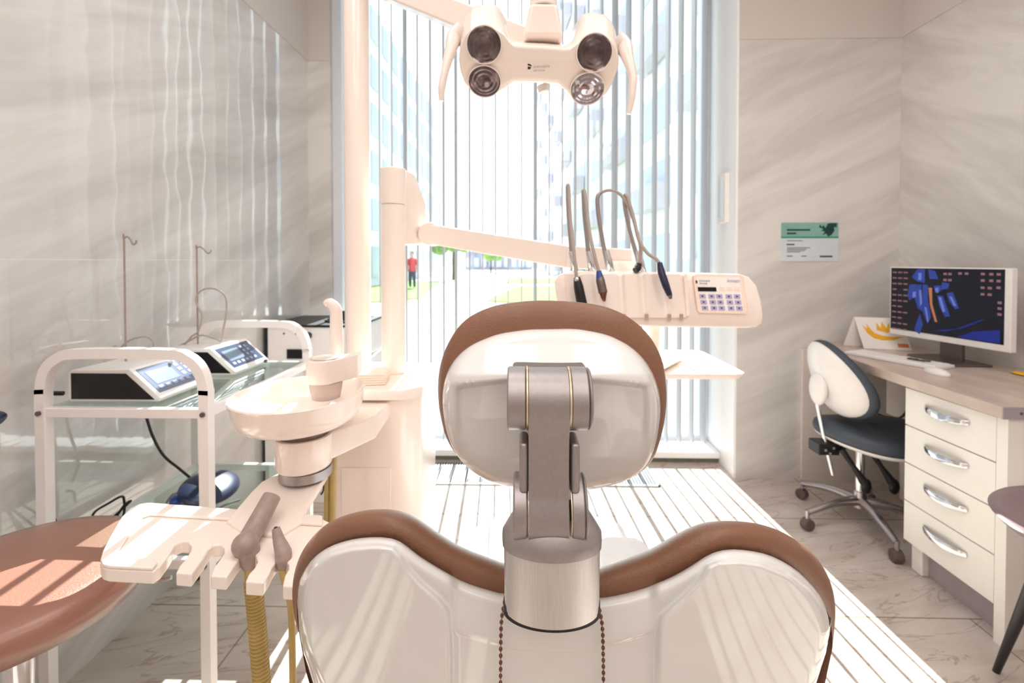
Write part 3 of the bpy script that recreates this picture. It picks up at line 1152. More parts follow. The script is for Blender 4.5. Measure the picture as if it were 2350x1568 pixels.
# ================================================================== OPERATORY LIGHT
lamp = thing('operatory_light', P(819, 300, 1.42) * 1.0, 'cream dental operating light with four round lenses and two handles', 'dental light')


def ylamp(py):
    return interp([(0, .915), (60, .93), (140, .962), (240, 1.03)], py)


TOPF = [(1053, 135), (1056, 110), (1066, 80), (1082, 62), (1108, 55), (1135, 60), (1155, 74), (1170, 94), (1180, 102), (1200, 104), (1250, 106), (1295, 110), (1310, 108), (1325, 96), (1345, 80), (1370, 74), (1392, 80), (1408, 95), (1418, 120), (1420, 145)]
BOTF = [(1053, 137), (1056, 160), (1066, 190), (1085, 210), (1115, 218), (1145, 211), (1162, 200), (1178, 189), (1240, 190), (1282, 194), (1296, 207), (1315, 227), (1342, 237), (1370, 231), (1392, 214), (1406, 190), (1415, 165), (1420, 147)]
rows = []
NCL = 84
for j in range(NCL + 1):
    u = (1 - math.cos(PI * j / NCL)) / 2
    x = lerp(1053.3, 1419.7, lerp(u, j / NCL, 0.4))
    t, b2 = interp(TOPF, x), interp(BOTF, x)
    if b2 < t + 2:
        b2 = t + 2
    rows.append((x, t, b2))
front = []
for x, t, b2 in rows:
    col = []
    for i in range(25):
        py = lerp(t, b2, i / 24)
        e = max(0, 1 - min(py - t, b2 - py, (x - 1053) * 1.0 + 1, 1421 - x) / 9.0)
        col.append(P(x, py, ylamp(py) + 0.008 * (1 - math.sqrt(max(0, 1 - e * e)))))
    front.append(col)
q = MB().grid(front)
# rim going back and closing
ringpx = [(x, t) for x, t, b2 in rows] + [(x, b2) for x, t, b2 in reversed(rows)]
def lampback(dy, f, up):
    out = []
    for x, y in ringpx:
        lobe = sm(60, 110, abs(x - 1237))
        topw = 1 - sm(100, 160, y)
        yy = y - up * (8 + 38 * lobe) * topw
        X = 1237 + (x - 1237) * f
        yc = 140
        out.append(P(X, yc + (yy - yc) * (f if topw < .5 else 1), ylamp(y) + 0.008 + dy))
    return out
q.loft([lampback(0, 1, 0), lampback(0.02, 1.0, 0.45), lampback(0.045, 0.995, 0.8), lampback(0.075, 0.97, 1.0), lampback(0.11, 0.9, 1.0)], cap0=False)
head = q.build('lamp_head', 'plastic', lamp, ang=50, tri=True)
# lenses
for (lx, ly, rw, rh, br2) in ((1111, 103, 38.5, 39, 0), (1112, 187, 36, 30, 0), (1364, 121, 39, 39, 0), (1348, 204, 37, 30, 1)):
    Y = ylamp(ly)
    nrm = Vector((0, -1, -0.45)) if ly < 150 else Vector((0, -1, -1.05))
    nrm.normalize()
    c = P(lx, ly, Y - 0.004)
    r = rw * Y / F
    q = MB()
    u = Vector((1, 0, 0))
    w = nrm.cross(u).normalized()
    L = []
    for rr, dd in ((1.06, -0.004), (1.06, 0.0022), (1.0, 0.0022), (1.0, 0.0)):
        L.append(q.ring(c + nrm * dd, r * rr, u, w, 40))
    q.loft(L, cap1=False)
    rim = q.build('lens_rim', 'darksatin' if False else 'plastic', head, ang=30)
    q = MB()
    L = []
    for rr, dd in ((1.0, 0.0012), (0.93, -0.0008), (0.80, 0.0006), (0.7, -0.0006), (0.55, 0.0010), (0.42, -0.0004), (0.25, 0.0012), (0.05, 0.0016)):
        L.append(q.ring(c + nrm * dd, r * rr, u, w, 40))
    q.loft(L, cap0=False)
    q.build('lens', M['lens'] if not br2 else mat('bright lamp reflector', rgb(170, 165, 172), rough=0.1, metal=0.95, var=0.25, scale=26), head, ang=20)
# handles
q = MB()
q.tube([P(1062, 75, 0.99), P(1043, 88, 0.985), P(1035, 112, 0.97), P(1022, 160, 0.955), P(1014, 200, 0.95), P(1013, 232, 0.95)], 0.008, 14, radii=[0.024, 0.018, 0.0125, 0.0085, 0.0078, 0.0045])
q.build('handle', 'plastic', lamp, ang=60)
q = MB()
q.tube([P(1416, 98, 0.99), P(1432, 108, 0.985), P(1440, 132, 0.97), P(1452, 175, 0.955), P(1450, 220, 0.95), P(1443, 262, 0.95)], 0.008, 14, radii=[0.024, 0.018, 0.0125, 0.0085, 0.0078, 0.0045])
q.build('handle', 'plastic', lamp, ang=60)
MB().cyl(P(1246, 196, 1.03), P(1249, 212, 1.03), 0.0135, 0.012).build('sensor_cap', 'whitebox', lamp, bevel=0.002)
# yoke, knuckle, arm, ceiling side link
q = MB()
q.beam(P(1245, 96, 1.02), P(1247, 20, 1.02), 0.088, 0.05, up=Vector((0, 1, 0)), w2=0.060)
q.build('yoke', 'plastic', lamp, bevel=0.01)
q = MB()
q.cyl(P(1247, 22, 1.03), P(1247, -60, 1.03), 0.030, n=36)
q.build('neck', 'plastic', lamp, bevel=0.003)
q = MB()
a0 = P(819, -55, 1.42)
a1 = P(1250, 118, 1.13)
q.beam(a0, a1, 0.07, 0.062)
q.build('arm', 'plastic', lamp, bevel=0.006)
xp, yp = P(819, 300, 1.42).x, 1.42
ZTOPU = 0.868
q = MB()
q.cyl((xp, yp, ZTOPU), (xp, yp, a0.z + 0.06), 0.0385, n=48)
q.cyl((xp, yp, a0.z - 0.05), (xp, yp, a0.z + 0.07), 0.045, n=48)
q.build('lamp_post', 'plastic', lamp, bevel=0.002)
# marking on the lamp face
c = P(1215, 153, ylamp(153) - 0.0012)
rotl = Euler((PI / 2 - R(28), 0, R(-2)))
m_ = MB()


def px_poly(q, pts, Yf, th=0.0006):
    a = [P(x, y, Yf(y)) for x, y in pts]
    q.loft([[p + Vector((0, th, 0)) for p in a], [p for p in a]])


yl = lambda y: ylamp(y) - 0.0004
px_poly(m_, [(1211, 146), (1216, 147), (1220, 150), (1220, 153), (1216, 151), (1211, 150)], yl)
px_poly(m_, [(1211, 153), (1216, 153), (1219, 155), (1216, 159), (1211, 159)], yl)
m_.build('emblem', 'black', head, smooth=False)
text('Dentsply', 0.0095, P(1224, 155, ylamp(152) - 0.0010), rotl, 'greyboard', head)
text('Sirona', 0.0095, P(1224, 163.5, ylamp(161) - 0.0010), rotl, 'greyboard', head)

# ================================================================== CUSPIDOR UNIT
unit = thing('cuspidor_unit', (-0.40, 1.32, 0.0), 'cream dental unit cabinet with spittoon bowl, posts and suction holder arm', 'dental unit')


def zpoly(pts, z):
    return [Vector((x, y, z)) for x, y in pts]


bp = rrect(-0.545, 1.19, -0.275, 1.50, 0.07, 8)
bp2 = rrect(-0.555, 1.175, -0.268, 1.51, 0.06, 8)
MB().loft([zpoly(bp, 0.0), zpoly(bp, 0.836)]).build('cabinet_body', 'plastic', unit, ang=50)
MB().loft([zpoly(bp, 0.8365), zpoly(bp2, 0.842), zpoly(bp2, 0.862), zpoly(rrect(-0.551, 1.179, -0.272, 1.506, 0.058, 8), 0.868)]).build('cabinet_top', 'plastic', unit, ang=50)
# access door joints
q = MB()
xa0, yf = -0.47, 1.189
q.box((-0.475, yf - 0.0008, 0.10), (-0.345, yf + 0.001, 0.66))
q.build('access_door', 'plastic', unit, bevel=0.001)
# second post (carries the instrument arm)
px2, py2 = P(903, 600, 1.37).x, 1.37
q = MB()
q.cyl((px2, py2, 0.8685), (px2, py2, P(903, 468, 1.34).z), 0.0355, n=48)
q.build('arm_post', 'plastic', unit)

# spittoon
BX, BY, BZ = P(688, 905, 1.0).x, 1.0, 0.905
prof = [(0.02, -0.060), (0.080, -0.062), (0.106, -0.056), (0.124, -0.042), (0.131, -0.022), (0.134, 0.0), (0.1365, 0.006), (0.1345, 0.009), (0.131, 0.007), (0.122, -0.018), (0.105, -0.036), (0.07, -0.045), (0.02, -0.048), (0.001, -0.048)]
MB().lathe(prof, (BX, BY, BZ), n=72, sy=1.08).build('spittoon_bowl', 'plastic', unit, ang=50)
sx, sy0 = P(690, 1040, 0.97).x, 0.985
MB().lathe([(0.03, 0.0), (0.052, 0.0), (0.052, 0.020), (0.03, 0.020)], (sx, sy0, 0.826), n=48).build('bowl_neck', 'darksatin', unit)
MB().lathe([(0.045, 0.756), (0.054, 0.757), (0.0575, 0.763), (0.0585, 0.826), (0.05, 0.8265)], (sx, sy0, 0), n=56).build('swivel_drum', 'plastic', unit, ang=40)
MB().lathe([(0.05, 0.736), (0.054, 0.737), (0.054, 0.7558), (0.04, 0.7559)], (sx + 0.004, sy0, 0), n=48).build('swivel_collar', 'satin', unit, ang=40)
# arm between drum and cabinet
q = MB()
q.loft([[Vector(p) for p in ((sx - 0.035, sy0 + 0.03, 0.765), (sx + 0.052, sy0 + 0.0, 0.765), (sx + 0.052, sy0 + 0.0, 0.826), (sx - 0.035, sy0 + 0.03, 0.826))],
        [Vector(p) for p in ((-0.475, 1.10, 0.775), (-0.352, 1.09, 0.775), (-0.352, 1.09, 0.832), (-0.475, 1.10, 0.832))],
        [Vector(p) for p in ((-0.475, 1.20, 0.795), (-0.345, 1.20, 0.795), (-0.345, 1.20, 0.834), (-0.475, 1.20, 0.834))]])
q.build('bowl_arm', 'plastic', unit, bevel=0.006)
# cup holder block on the bowl and the tall filler
hc = P(748, 850, 1.04)
q = MB()
loop = []
zt = P(740, 822, 1.02).z
c0 = Vector((P(738, 850, 1.0).x, 1.02, 0))
outl = [(0.040 * math.cos(R(a)), 0.040 * math.sin(R(a))) for a in range(60, 301, 15)]
outl = [(c0.x + a, c0.y + b2) for a, b2 in outl] + [(c0.x + 0.060, c0.y + 0.035), (c0.x + 0.052, c0.y + 0.085)]
zb_ = zt - 0.052
inn = [(c0.x + 0.027 * math.cos(R(a)), c0.y + 0.027 * math.sin(R(a))) for a in range(0, 360, 20)]
q.loft([zpoly(outl, zb_), zpoly(outl, zt)])
q.build('cup_holder', 'plastic', unit, bevel=0.003)
MB().lathe([(0.028, 0.0), (0.031, 0.001), (0.031, 0.003), (0.0275, 0.003), (0.026, 0.0008), (0.001, 0.0006)], (c0.x, c0.y, zt), n=36).build('holder_ring', 'plastic', unit)
MB().lathe([(0.028, -0.038), (0.030, -0.037), (0.036, -0.0005), (0.02, -0.0004)], (c0.x + 0.001, c0.y, zb_), n=36).build('frosted_cup', 'frost', unit)
ft = P(768, 700, 1.09)
q = MB()
fx, fy = P(772, 800, 1.09).x, 1.09
ztop = P(772, 712, 1.09).z
q.tube([(fx, fy, zt - 0.05), (fx, fy, zt + 0.03), (fx, fy, ztop - 0.02), (fx - 0.001, fy - 0.002, ztop + 0.004), (fx - 0.014, fy - 0.006, ztop + 0.018), (fx - 0.024, fy - 0.008, ztop + 0.014)], 0.014, 22,
       radii=[0.0155, 0.0155, 0.0142, 0.0135, 0.011, 0.006])
q.build('cup_filler', 'plastic', unit)

# suction hoses behind the drum
q = MB()
q.tube([P(766, 1035, 1.04), P(764, 1100, 1.05), P(762, 1200, 1.06), P(755, 1400, 1.05)], 0.0075, 12)
q.tube([P(753, 1040, 1.04), P(751, 1100, 1.05), P(750, 1200, 1.06), P(745, 1400, 1.05)], 0.0065, 12)
q.build('drain_hose', 'hose', unit)
# link to the holder tray
ZT = 0.70
q = MB()
lk = [(640, 1085), (755, 1072), (752, 1085), (730, 1120), (705, 1160), (690, 1200), (640, 1230), (560, 1220), (520, 1195), (545, 1165), (575, 1130), (600, 1105)]
top = [PZ(x, y, ZT + 0.037 - 0.030 * sm(1080, 1200, y)) for x, y in lk]
q.loft([[p - Vector((0, 0, 0.016)) for p in top], top])
q.build('holder_arm', 'plastic', unit, bevel=0.004, tri=True)
tray = [(345, 1160), (318, 1163), (297, 1174), (280, 1192), (252, 1240), (236, 1272), (230, 1292), (236, 1303), (250, 1307), (352, 1312), (368, 1300), (385, 1278), (395, 1262), (402, 1250), (416, 1243), (432, 1244), (440, 1252),
        (437, 1265), (425, 1284), (410, 1300), (403, 1315), (440, 1318), (452, 1302), (468, 1280), (478, 1262), (490, 1252), (505, 1250), (515, 1257), (514, 1270), (503, 1286), (490, 1303), (483, 1322), (520, 1325),
        (533, 1306), (545, 1288), (555, 1274), (572, 1268), (588, 1275), (591, 1290), (583, 1304), (570, 1318), (563, 1335), (604, 1338), (617, 1318), (626, 1300), (636, 1286), (652, 1284), (663, 1294), (662, 1306), (653, 1322), (648, 1345),
        (740, 1352), (765, 1300), (772, 1240), (760, 1200), (740, 1190), (560, 1176)]
top = [PZ(x, y, ZT) for x, y in tray]
MB().loft([[p - Vector((0, 0, 0.022)) for p in top], top]).build('holder_tray', 'plastic', unit, bevel=0.0035, tri=True, ang=30)
# raised rim round the back and left of the tray
rimpx = [(740, 1190), (560, 1176), (345, 1160), (318, 1163), (297, 1174), (280, 1192), (252, 1240), (236, 1272), (230, 1292), (236, 1303), (250, 1307), (350, 1312), (362, 1298),
         (352, 1290), (272, 1285), (266, 1278), (318, 1200), (330, 1190), (345, 1186), (560, 1199), (740, 1210)]
top = [PZ(x, y, ZT + 0.0001) for x, y in rimpx]
MB().loft([top, [p + Vector((0, 0, 0.006)) for p in top]]).build('tray_rim', 'plastic', unit, bevel=0.0025, tri=True, ang=30)
MB().tube([P(743, 1100, 1.19), P(742, 1125, 1.19), P(737, 1135, 1.19)], 0.0022, 8, smooth=3).build('hook', 'black', unit)

# big suction tip
su = thing('suction_tube', PZ(575, 1300, ZT), 'large grey brown suction tube resting in the holder tray', 'suction tube')
q = MB()
q.tube([P(624, 1140, 0.86), P(600, 1185, 0.83), P(578, 1225, 0.80), P(563, 1252, 0.775)], 0.018, 24, radii=[0.0165, 0.0175, 0.018, 0.0185], smooth=4)
q.build('nozzle', 'suction', su)
q = MB()
q.ell(P(563, 1250, 0.772), 0.0215, 0.0205, 0.020, 28, 18)
q.build('elbow', 'suction', su)
q = MB()
q.tube([P(566, 1255, 0.775), P(571, 1275, 0.775), P(578, 1302, 0.775)], 0.017, 24, radii=[0.0205, 0.0185, 0.012], smooth=4)
q.build('grip', 'suction', su)
q = MB()
hp = [P(578, 1300, 0.775), P(583, 1360, 0.775), P(590, 1430, 0.775), P(600, 1560, 0.77), P(603, 1700, 0.76)]
q.tube(hp, 0.0125, 16, smooth=8)
q.build('hose', 'hose', su)
q = MB()
L = []
for i in range(len(hp) - 1):
    nrib = max(1, round((hp[i + 1] - hp[i]).length / 0.0062))
    for k in range(nrib):
        if i or k > 3:
            q.lathe([(0.0110, -0.0020), (0.0146, -0.0006), (0.0146, 0.0006), (0.0110, 0.0020)], hp[i].lerp(hp[i + 1], k / nrib), n=18)
q.build('hose_ribs', 'hose', su)
# saliva ejector
se = thing('saliva_ejector', PZ(645, 1300, ZT), 'short grey saliva ejector tip standing in the holder tray', 'saliva ejector')
q = MB()
q.tube([P(633, 1212, 0.775), P(640, 1240, 0.770), P(650, 1270, 0.762), P(650, 1288, 0.757), P(646, 1306, 0.753)], 0.01, 20, radii=[0.0062, 0.0095, 0.0135, 0.0125, 0.007], smooth=4)
q.build('tip', 'suction', se)
MB().ell(P(633, 1211.5, 0.773), 0.0034, 0.0034, 0.0014, 14, 8).build('opening', 'black', se)
q = MB()
q.tube([P(646, 1304, 0.753), P(655, 1340, 0.755), P(668, 1400, 0.765), P(672, 1560, 0.76), P(675, 1700, 0.75)], 0.0055, 12)
q.build('hose', 'hose', se)

# cotton pads stacked on the cabinet
pc = (P(852, 870, 1.26).x, 1.26)
names = ['lowest', 'second from the bottom', 'middle', 'second from the top', 'topmost']
for i in range(5):
    s = 0.043
    rot = Matrix.Rotation(R(12 + random.uniform(-5, 5)), 3, 'Z')
    z = 0.8685 + i * 0.0062
    q = MB().box((pc[0] - s, pc[1] - s, z), (pc[0] + s, pc[1] + s, z + 0.006), rot)
    tag(q.build('cotton_pad', 'pad', bevel=0.002), 'square cream cotton pad on the unit top, %s of the stack' % names[i], 'cotton pad', 'cotton pads stacked on the dental unit')

# ================================================================== INSTRUMENT CONSOLE
cons = thing('instrument_console', (px2, py2, P(903, 468, 1.34).z), 'cream instrument console on a swing arm with keypad and whip hose rods', 'dental console')
q = MB()
zc0, zc1 = P(903, 467, 1.34).z, P(903, 383, 1.34).z
q.cyl((px2, py2, zc0), (px2, py2, zc1), 0.0375, n=48)
q.build('post_head', 'plastic', cons, bevel=0.003)
# wedge knuckle behind the post
q = MB()
k0 = [P(905, 385, 1.38), P(935, 392, 1.42), P(962, 465, 1.46), P(962, 500, 1.46), P(955, 560, 1.44), P(905, 562, 1.38)]
q.loft([k0, [p + Vector((0.01, 0.06, 0)) for p in k0]])
q.build('knuckle', 'plastic', cons, bevel=0.005)
q = MB()
q.cyl(P(985, 537, 1.44) + Vector((0, 0, 0)), P(985, 537, 1.44) + Vector((0, 0.075, 0)), 0.036, n=40)
q.build('pivot', 'plastic', cons, bevel=0.003)
q = MB()
q.beam(P(985, 537, 1.475), P(1310, 590, 1.32), 0.06, 0.062)
q.build('swing_arm', 'plastic', cons, bevel=0.005)
q = MB()
q.beam(P(1300, 590, 1.32), P(1448, 598, 1.30), 0.07, 0.062)
q.beam(P(1420, 606, 1.29), P(1422, 665, 1.27), 0.08, 0.07, up=Vector((0, 1, 0)))
q.build('console_mount', 'plastic', cons, bevel=0.005)


def yc(py):
    return interp([(600, 1.155), (752, 1.115)], py)


out = [(1272, 648), (1280, 633), (1300, 624), (1340, 622), (1480, 624), (1600, 626), (1695, 629), (1718, 636), (1735, 655), (1746, 690), (1751, 725), (1748, 742), (1735, 751), (1715, 753), (1500, 750), (1310, 738), (1292, 730), (1284, 715), (1276, 680)]
fr = [P(x, y, yc(y)) for x, y in out]
cxx, cyy2 = 1510, 688
q = MB()
q.loft([[P(cxx + (x - cxx) * 0.985, cyy2 + (y - cyy2) * 0.93, yc(y) - 0.004) for x, y in out],
        [P(cxx + (x - cxx) * 0.995, cyy2 + (y - cyy2) * 0.975, yc(y) - 0.002) for x, y in out], fr,
        [P(x, y, yc(y) + 0.02) for x, y in out], [P(cxx + (x - cxx) * .98, cyy2 + (y - cyy2) * .94, yc(y) + 0.11) for x, y in out],
        [P(cxx + (x - cxx) * .95, cyy2 + (y - cyy2) * .8, yc(y) + 0.12) for x, y in out]])
q.build('console_body', 'plastic', cons, ang=50, tri=True)
# front insert with scalloped grooves
NG = 120
rows = []
for i in range(NG + 1):
    x = lerp(1298, 1577, i / NG)
    ph = (x - 1325) / 49.0
    gro = max(0.0, math.cos(2 * PI * ph)) ** 2 if 1300 < x < 1570 else 0
    y1 = 729 if x < 1565 else 729 - (x - 1565) * 0.5
    yt = 629 + (6 * gro)
    rows.append([P(x + 6 * v, lerp(yt, y1, v), yc(lerp(yt, y1, v)) - 0.014 + 0.008 * gro * (1 - 0.7 * v)) for v in [k / 12 for k in range(13)]])
back_r = [[p + Vector((0, 0.012, 0)) for p in r] for r in rows]
q = MB().grid(rows)
q.grid([r[:1] + [r[0] + Vector((0, 0.012, 0))] for r in rows])
q.grid([[r[-1], r[-1] + Vector((0, 0.012, 0))] for r in rows])
q.grid([rows[0], [p + Vector((0, 0.012, 0)) for p in rows[0]]])
q.grid([rows[-1], [p + Vector((0, 0.012, 0)) for p in rows[-1]]])
q.build('instrument_holder', 'plastic', cons, ang=40)
for gx in (1379, 1428, 1480, 1532, 1560):
    q = MB()
    p = P(gx + 4, 728, yc(728) - 0.015)
    q.beam(p + Vector((0, 0, 0.008)), p - Vector((0, 0, 0.008)), 0.008, 0.004, up=Vector((0, 1, 0)))
    q.build('holder_clip', 'frost', cons, bevel=0.001)
# keypad
kp = [(1590, 632), (1596, 628), (1700, 630), (1706, 636), (1716, 712), (1711, 721), (1606, 719), (1600, 713)]
q = MB()
q.loft([[P(x, y, yc(y) + 0.002) for x, y in kp], [P(x, y, yc(y) - 0.010) for x, y in kp]])
kpd = q.build('keypad', 'keypad', cons, bevel=0.002, tri=True)


def kpos(u, v):
    """u,v on the keypad face in 0..1"""
    xl, xr = lerp(1595, 1606, v), lerp(1700, 1710, v)
    y = lerp(634, 716, v)
    return lerp(xl, xr, u), y + 1.0 * u


def kquad(q, u0, v0, u1, v1, d=0.0115, th=0.0015):
    pts = [kpos(u0, v0), kpos(u1, v0), kpos(u1, v1), kpos(u0, v1)]
    a = [P(x, y, yc(y) - d) for x, y in pts]
    q.loft([[p + Vector((0, th, 0)) for p in a], a])


q = MB(); kquad(q, 0.03, 0.02, 0.97, 0.97, 0.0102, 0.0004); q.build('keypad_overlay', 'paper', kpd, smooth=False)
q = MB(); kquad(q, 0.03, 0.305, 0.43, 0.42); q.build('display', 'blackgloss', kpd, smooth=False)
q = MB()
for u in (0.50, 0.66, 0.82):
    kquad(q, u, 0.30, u + 0.13, 0.40, 0.0108, 0.0008)
q.build('small_keys', 'keypad', kpd, smooth=False)
for r in range(3):
    for c in range(5):
        u = [0.04, 0.24, 0.41, 0.62, 0.80][c] + 0.01 * r
        v = 0.50 + 0.165 * r
        q = MB(); kquad(q, u, v, u + 0.135, v + 0.115); kk = q.build('key', 'key', kpd, smooth=False)
        q = MB(); kquad(q, u + 0.045, v + 0.035, u + 0.085, v + 0.08, 0.0119, 0.0003); q.build('key_symbol', 'keymark', kk, smooth=False)
q = MB(); kquad(q, 0.0, 0.12, 0.035, 0.20, 0.0108, 0.0003); q.build('emblem', 'black', kpd, smooth=False)
tr = Euler((PI / 2 + R(16), 0, 0))
a, b2 = kpos(0.07, 0.15); text('Dentsply', 0.0075, P(a, b2, yc(b2) - 0.0108), tr, 'greyboard', kpd)
a, b2 = kpos(0.07, 0.225); text('Sirona', 0.0075, P(a, b2, yc(b2) - 0.0108), tr, 'greyboard', kpd)
a, b2 = kpos(0.68, 0.16); text('intego', 0.0125, P(a, b2, yc(b2) - 0.0108), tr, 'key', kpd)
# whip rods
ROD = [([(1316, 622), (1310, 560), (1304, 480), (1302, 428)],), ([(1356, 622), (1348, 560), (1341, 490), (1338, 438)],),
       ([(1398, 620), (1386, 570), (1374, 500), (1371, 455), (1379, 443)],), ([(1470, 620), (1462, 590), (1445, 530), (1435, 480), (1431, 448)],)]
for (pts,) in ROD:
    q = MB()
    q.tube([P(x, y, 1.19) for x, y in pts], 0.0052, 12, radii=[0.007] + [0.0055] * (len(pts) - 2) + [0.0045])
    rod = q.build('whip_rod', 'satin', cons)
    bx_, by_ = pts[0]
    q = MB()
    q.tube([P(bx_ + 6, by_ + 8, 1.19), P(bx_, by_ - 20, 1.185), P(bx_ - 6, by_ - 45, 1.185)], 0.009, 14, radii=[0.0085, 0.0085, 0.0065])
    q.build('rod_socket', 'chrome', rod)
# lower tray
q = MB()
tp = rrect(0.16, 1.20, 0.575, 1.52, 0.035, 6)
tz = 0.895
q.loft([zpoly(tp, tz), zpoly([(lerp(0.37, x, 1.03), lerp(1.36, y, 1.03)) for x, y in tp], tz + 0.010), zpoly([(lerp(0.37, x, 1.03), lerp(1.36, y, 1.03)) for x, y in tp], tz + 0.014),
        zpoly([(lerp(0.37, x, 1.0), lerp(1.36, y, 1.0)) for x, y in tp], tz + 0.014), zpoly([(lerp(0.37, x, .975), lerp(1.36, y, .975)) for x, y in tp], tz + 0.004)])
q.build('lower_tray', 'plastic', cons, ang=40)
q = MB()
q.cyl((0.36, 1.27, 0.905), (0.36, 1.27, 1.05), 0.014)
q.beam((0.36, 1.27, 0.915), (0.47, 1.42, 0.915), 0.05, 0.02)
q.build('tray_post', 'plastic', cons, bevel=0.002)

# hand instruments with their hoses
it = thing('air_water_syringe', P(1330, 660, 1.09), 'black air and water syringe in the leftmost console slot', 'dental handpiece')
q = MB(); q.tube([P(1324, 637, 1.10), P(1328, 660, 1.095), P(1336, 700, 1.09), P(1340, 718, 1.088)], 0.012, 20, radii=[0.0075, 0.0115, 0.0125, 0.011], smooth=4); q.build('handle', 'black', it)
MB().ell(P(1324, 642, 1.094), 0.006, 0.006, 0.007, 14, 8).build('button', 'chrome', it)
q = MB(); q.tube([P(1302, 426, 1.185), P(1305, 432, 1.175), P(1309, 500, 1.15), P(1315, 560, 1.12), P(1323, 638, 1.10)], 0.0042, 10); q.build('hose', 'greyhose', it)
it = thing('drill_motor', P(1380, 665, 1.09), 'silver drill motor handpiece hanging in the second console slot', 'dental handpiece')
q = MB(); q.tube([P(1376, 633, 1.10), P(1378, 645, 1.095), P(1384, 672, 1.09)], 0.009, 20, radii=[0.0075, 0.0105, 0.0105], smooth=4); q.build('handle', 'darksatin', it)
q = MB(); q.tube([P(1374, 622, 1.10), P(1376, 634, 1.098), P(1377, 641, 1.096)], 0.008, 20, radii=[0.0055, 0.0085, 0.0095], smooth=4); q.build('collar', 'blueplastic', it)
q = MB(); q.tube([P(1384, 671, 1.09), P(1385, 682, 1.09), P(1387, 692, 1.09)], 0.007, 16, radii=[0.0095, 0.0065, 0.0028], smooth=4); q.build('spindle', 'bead', it)
q = MB(); q.tube([P(1339, 437, 1.185), P(1342, 444, 1.175), P(1350, 510, 1.15), P(1358, 560, 1.12), P(1374, 624, 1.10)], 0.0044, 10); q.build('hose', 'greyhose', it)
it = thing('curing_light', P(1462, 617, 1.14), 'short black tipped handpiece hung behind the console top', 'dental handpiece')
q = MB(); q.tube([P(1466, 606, 1.15), P(1463, 616, 1.145), P(1457, 621, 1.14)], 0.009, 16, radii=[0.007, 0.0095, 0.007], smooth=3); q.build('handle', 'black', it)
q = MB(); q.tube([P(1380, 442, 1.185), P(1400, 437, 1.18), P(1425, 448, 1.18), P(1445, 480, 1.18), P(1458, 520, 1.17), P(1470, 570, 1.16), P(1467, 608, 1.15)], 0.0042, 10); q.build('hose', 'greyhose', it)
it = thing('ultrasonic_scaler', P(1525, 650, 1.09), 'dark blue scaler handpiece leaning in the rightmost console slot', 'dental handpiece')
q = MB(); q.tube([P(1514, 604, 1.115), P(1518, 625, 1.105), P(1528, 655, 1.095), P(1537, 678, 1.09)], 0.009, 20, radii=[0.006, 0.0088, 0.0088, 0.0062], smooth=4); q.build('handle', 'navy', it)
q = MB(); q.tube([P(1537, 677, 1.09), P(1539, 686, 1.09)], 0.005, 14, radii=[0.0058, 0.0035], smooth=2); q.build('tip', 'darksatin', it)
q = MB(); q.tube([P(1432, 447, 1.185), P(1440, 455, 1.18), P(1454, 500, 1.17), P(1466, 550, 1.15), P(1485, 580, 1.13), P(1505, 594, 1.12), P(1514, 606, 1.115)], 0.0044, 10); q.build('hose', 'greyhose', it)

# ================================================================== TROLLEY with devices
tr_ = thing('equipment_trolley', (-0.99, 1.42, 0.0), 'white tubular trolley with glass shelves standing by the left wall', 'trolley')
TX0, TX1, TY0, TY1 = -1.228, -0.805, 1.15, 1.70
TZS = 0.826
for Y in (TY0, TY1):
    q = MB()
    zt_ = 0.965
    q.tube([(TX0, Y, 0.07), (TX0, Y, 0.80), (TX0, Y, zt_ - 0.10), (TX0 + 0.012, Y, zt_ - 0.045), (TX0 + 0.045, Y, zt_ - 0.012), (TX0 + 0.10, Y, zt_), (TX1 - 0.10, Y, zt_), (TX1 - 0.045, Y, zt_ - 0.012), (TX1 - 0.012, Y, zt_ - 0.045),
            (TX1, Y, zt_ - 0.10), (TX1, Y, 0.80), (TX1, Y, 0.07)], 0.0125, 4, smooth=5, section=(0, 1, 0))
    q.build('hoop_frame', 'whitemetal', tr_, ang=50)
for zz in (TZS, 0.44):
    q = MB()
    r_ = 0.011
    q.beam((TX0, TY0, zz - 0.012), (TX1, TY0, zz - 0.012), 0.02, 0.024)
    q.beam((TX0, TY1, zz - 0.012), (TX1, TY1, zz - 0.012), 0.02, 0.024)
    q.beam((TX0, TY0, zz - 0.012), (TX0, TY1, zz - 0.012), 0.02, 0.024)
    q.beam((TX1, TY0, zz - 0.012), (TX1, TY1, zz - 0.012), 0.02, 0.024)
    q.build('shelf_frame', 'whitemetal', tr_, bevel=0.002)
    MB().box((TX0 + 0.008, TY0 + 0.008, zz - 0.004), (TX1 - 0.008, TY1 - 0.008, zz + 0.001)).build('glass_shelf', 'shelfglass', tr_, smooth=False)
for (x, y) in ((TX0, TY0), (TX1, TY0), (TX0, TY1), (TX1, TY1)):
    q = MB()
    q.cyl((x - 0.012, y, 0.028), (x + 0.012, y, 0.028), 0.028)
    cs = q.build('caster', 'black', tr_, bevel=0.003)
    MB().box((x - 0.008, y - 0.02, 0.045), (x + 0.008, y + 0.012, 0.075)).build('caster_fork', 'chrome', cs, bevel=0.002)
q = MB()
for x in (TX0 + 0.0, TX1):
    q.cyl((x, TY0 - 0.0125, TZS - 0.012), (x, TY0 - 0.018, TZS - 0.012), 0.006, n=12)
    q.cyl((x, TY0 - 0.0125, 0.428), (x, TY0 - 0.018, 0.428), 0.006, n=12)
q.build('bolts', 'darksatin', tr_)


